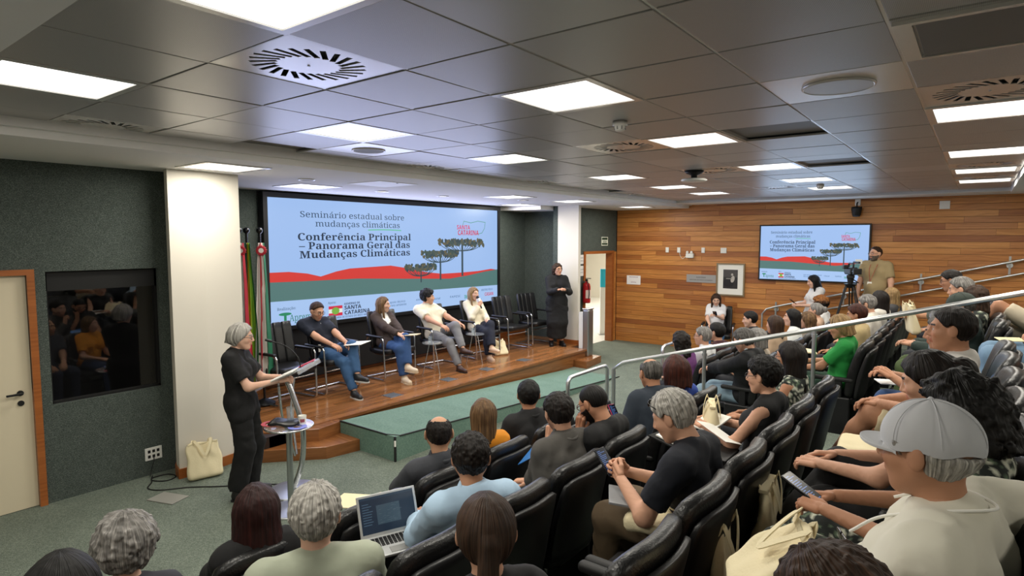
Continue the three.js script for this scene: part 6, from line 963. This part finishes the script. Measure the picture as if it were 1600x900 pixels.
// ---- papers and notebooks
function paper(label, pos, rot, w = 0.21, d = 0.29, h = 0.006, mat = M.paper, name = 'notebook') { const m = mesh(name, rb(w, h, d, Math.min(0.0025, h / 3), 1), mat, scene, pos); m.rotation.set(...rot, 'YXZ'); tag(m, label, name === 'notebook' ? 'notebook' : 'papers'); return m; }
paper('white papers on the lap of the navy polo panelist', [-6.66, STG + 0.71, -5.2], [0.1, 0.2, 0.12], 0.3, 0.22, 0.008, M.paper, 'paper_sheets');
paper('closed notebook on the lap of the blazer panelist', [-6.66, STG + 0.7, -6.22], [0, 0.3, 0.1], 0.2, 0.15, 0.012, std(0xcdbb98, 0.7));
paper('cream papers on the lap of the balding front row person', [-3.2, 0.668, -2.46], [0, 0.4, 0.05], 0.3, 0.22, 0.006, M.cream, 'paper_sheets');
paper('small white card held by the red haired front row person', [-3.05, 0.66, -1.3], [0.1, 0.7, 0.3], 0.1, 0.14, 0.004, M.paper, 'paper_sheets');
paper('white sheet on the lap of the grey brown shirt person', [-2.4, 0.86, -2.72], [0, 0.4, -0.1], 0.24, 0.3, 0.004, M.paper, 'paper_sheets');
paper('blue leaflet before the bearded person', [-2.36, 0.95, -3.32], [0.2, 0.2, 0.6], 0.18, 0.24, 0.005, std(0x2d6fb4, 0.5), 'paper_sheets');
paper('white notepad on a black folder beside the black vest person', [-1.46, 1.13, -3.72], [0.05, -0.35, -0.1], 0.22, 0.28, 0.012);
paper('black folder under the white notepad', [-1.47, 1.115, -3.73], [0.05, -0.3, -0.1], 0.3, 0.33, 0.012, M.blackMatte);
paper('spiral notebook under the writing hand of the black vest person', [-1.4, 1.16, -4.05], [0.2, -0.2, -0.05], 0.16, 0.26, 0.012);
paper('long white sheet on the armrest of the black vest person', [-1.28, 1.16, -3.85], [0.1, 0.9, -0.25], 0.12, 0.34, 0.004, M.paper, 'paper_sheets');
paper('cream notebook on the lap of the green shirted person', [-1.5, 1.13, -6.85], [0, 0.3, -0.1], 0.2, 0.27, 0.014, M.cream);
paper('second cream notebook beyond the green shirted person', [-1.5, 1.15, -7.4], [0, 0.3, -0.1], 0.2, 0.27, 0.014, M.cream);
paper('spiral notebook lying on the tote of the navy shirted reader', [-1.36, 1.115, -2.68], [0, 0.5, -0.12], 0.14, 0.22, 0.012, std(0x8d8f92, 0.5));
paper('yellow note on the light jeans at the right edge', [0.22, 1.63, -6.05], [0, 0.2, 0.05], 0.16, 0.2, 0.006, std(0xe5dcae, 0.8));
paper('white phone like card on the blue jeans in the fourth row', [-0.5, 1.37, -5.1], [0, 0.4, 0], 0.1, 0.16, 0.008, M.white);
// ---- camera on tripod
{
  const t = thing('video_camera', 'black broadcast video camera mounted on the tripod', 'video camera', [-1.76, 1.86, -11.95], 0.5);
  mesh('camera_body', rb(0.12, 0.13, 0.28, 0.02), M.black, t); mesh('lens', cyl(0.05, 0.045, 0.12, 24).rotateX(Math.PI / 2), M.blackGloss, t, [0, 0, 0.2]); mesh('lens_hood', rb(0.13, 0.1, 0.06, 0.01), M.black, t, [0, 0, 0.27]);
  mesh('top_handle', pipe([[0, 0.06, 0.1], [0, 0.13, 0.1], [0, 0.13, -0.1], [0, 0.06, -0.1]], 0.014, 0.03), M.black, t); mesh('shotgun_mic', cyl(0.018, 0.018, 0.24, 16).rotateX(Math.PI / 2), M.black, t, [0.05, 0.15, 0.1]); mesh('viewfinder', rb(0.08, 0.07, 0.1, 0.015), M.black, t, [-0.1, 0.07, 0.02]);
  mesh('monitor', rb(0.11, 0.08, 0.02, 0.005), M.whitePlastic, t, [0.12, 0.16, 0.0]); mesh('battery', rb(0.09, 0.1, 0.06, 0.01), M.blackMatte, t, [0, 0, -0.16]);
  const r = thing('camera_tripod', 'tall black tripod standing before the television', 'tripod', [-1.76, 0.43, -11.95]);
  mesh('pan_head', join(rbAt(0.11, 0.06, 0.13, 0.01, 0, 1.33, 0), cylAt(0.055, 0.04, 0.1, 0, 1.25, 0)), M.black, r); mesh('pan_bar', pipe([[0, 1.3, -0.05], [0.1, 1.18, -0.4]], 0.01, 0.02), M.black, r); mesh('bowl', cylAt(0.1, 0.06, 0.07, 0, 1.17, 0), M.black, r);
  for (let k = 0; k < 3; k++) { const a = k * 2.094 + 0.5, c = Math.cos(a), s = Math.sin(a), fy = [0, 0, 0][k]; for (const e of [-0.022, 0.022]) mesh('leg_tube', pipe([[c * 0.07 - s * e, 1.16, s * 0.07 + c * e], [c * 0.24 - s * e, 0.48, s * 0.24 + c * e]], 0.012, 0.02, 8), M.black, r); const l = mesh('leg', pipe([[c * 0.2, 0.62, s * 0.2], [c * 0.36, fy, s * 0.36]], 0.014, 0.02, 8), M.black, r); mesh('spreader', pipe([[0, 0.4, 0], [c * 0.27, 0.36, s * 0.27]], 0.008, 0.02, 6), M.darkMetal, r); }
}

// ---------------------------------------------------------------- hand over
scene.traverse((o) => { if (o.isMesh) { o.castShadow = true; o.receiveShadow = true; } if (o.isLight && o.shadow) o.castShadow = true; });
renderer.render(scene, camera);
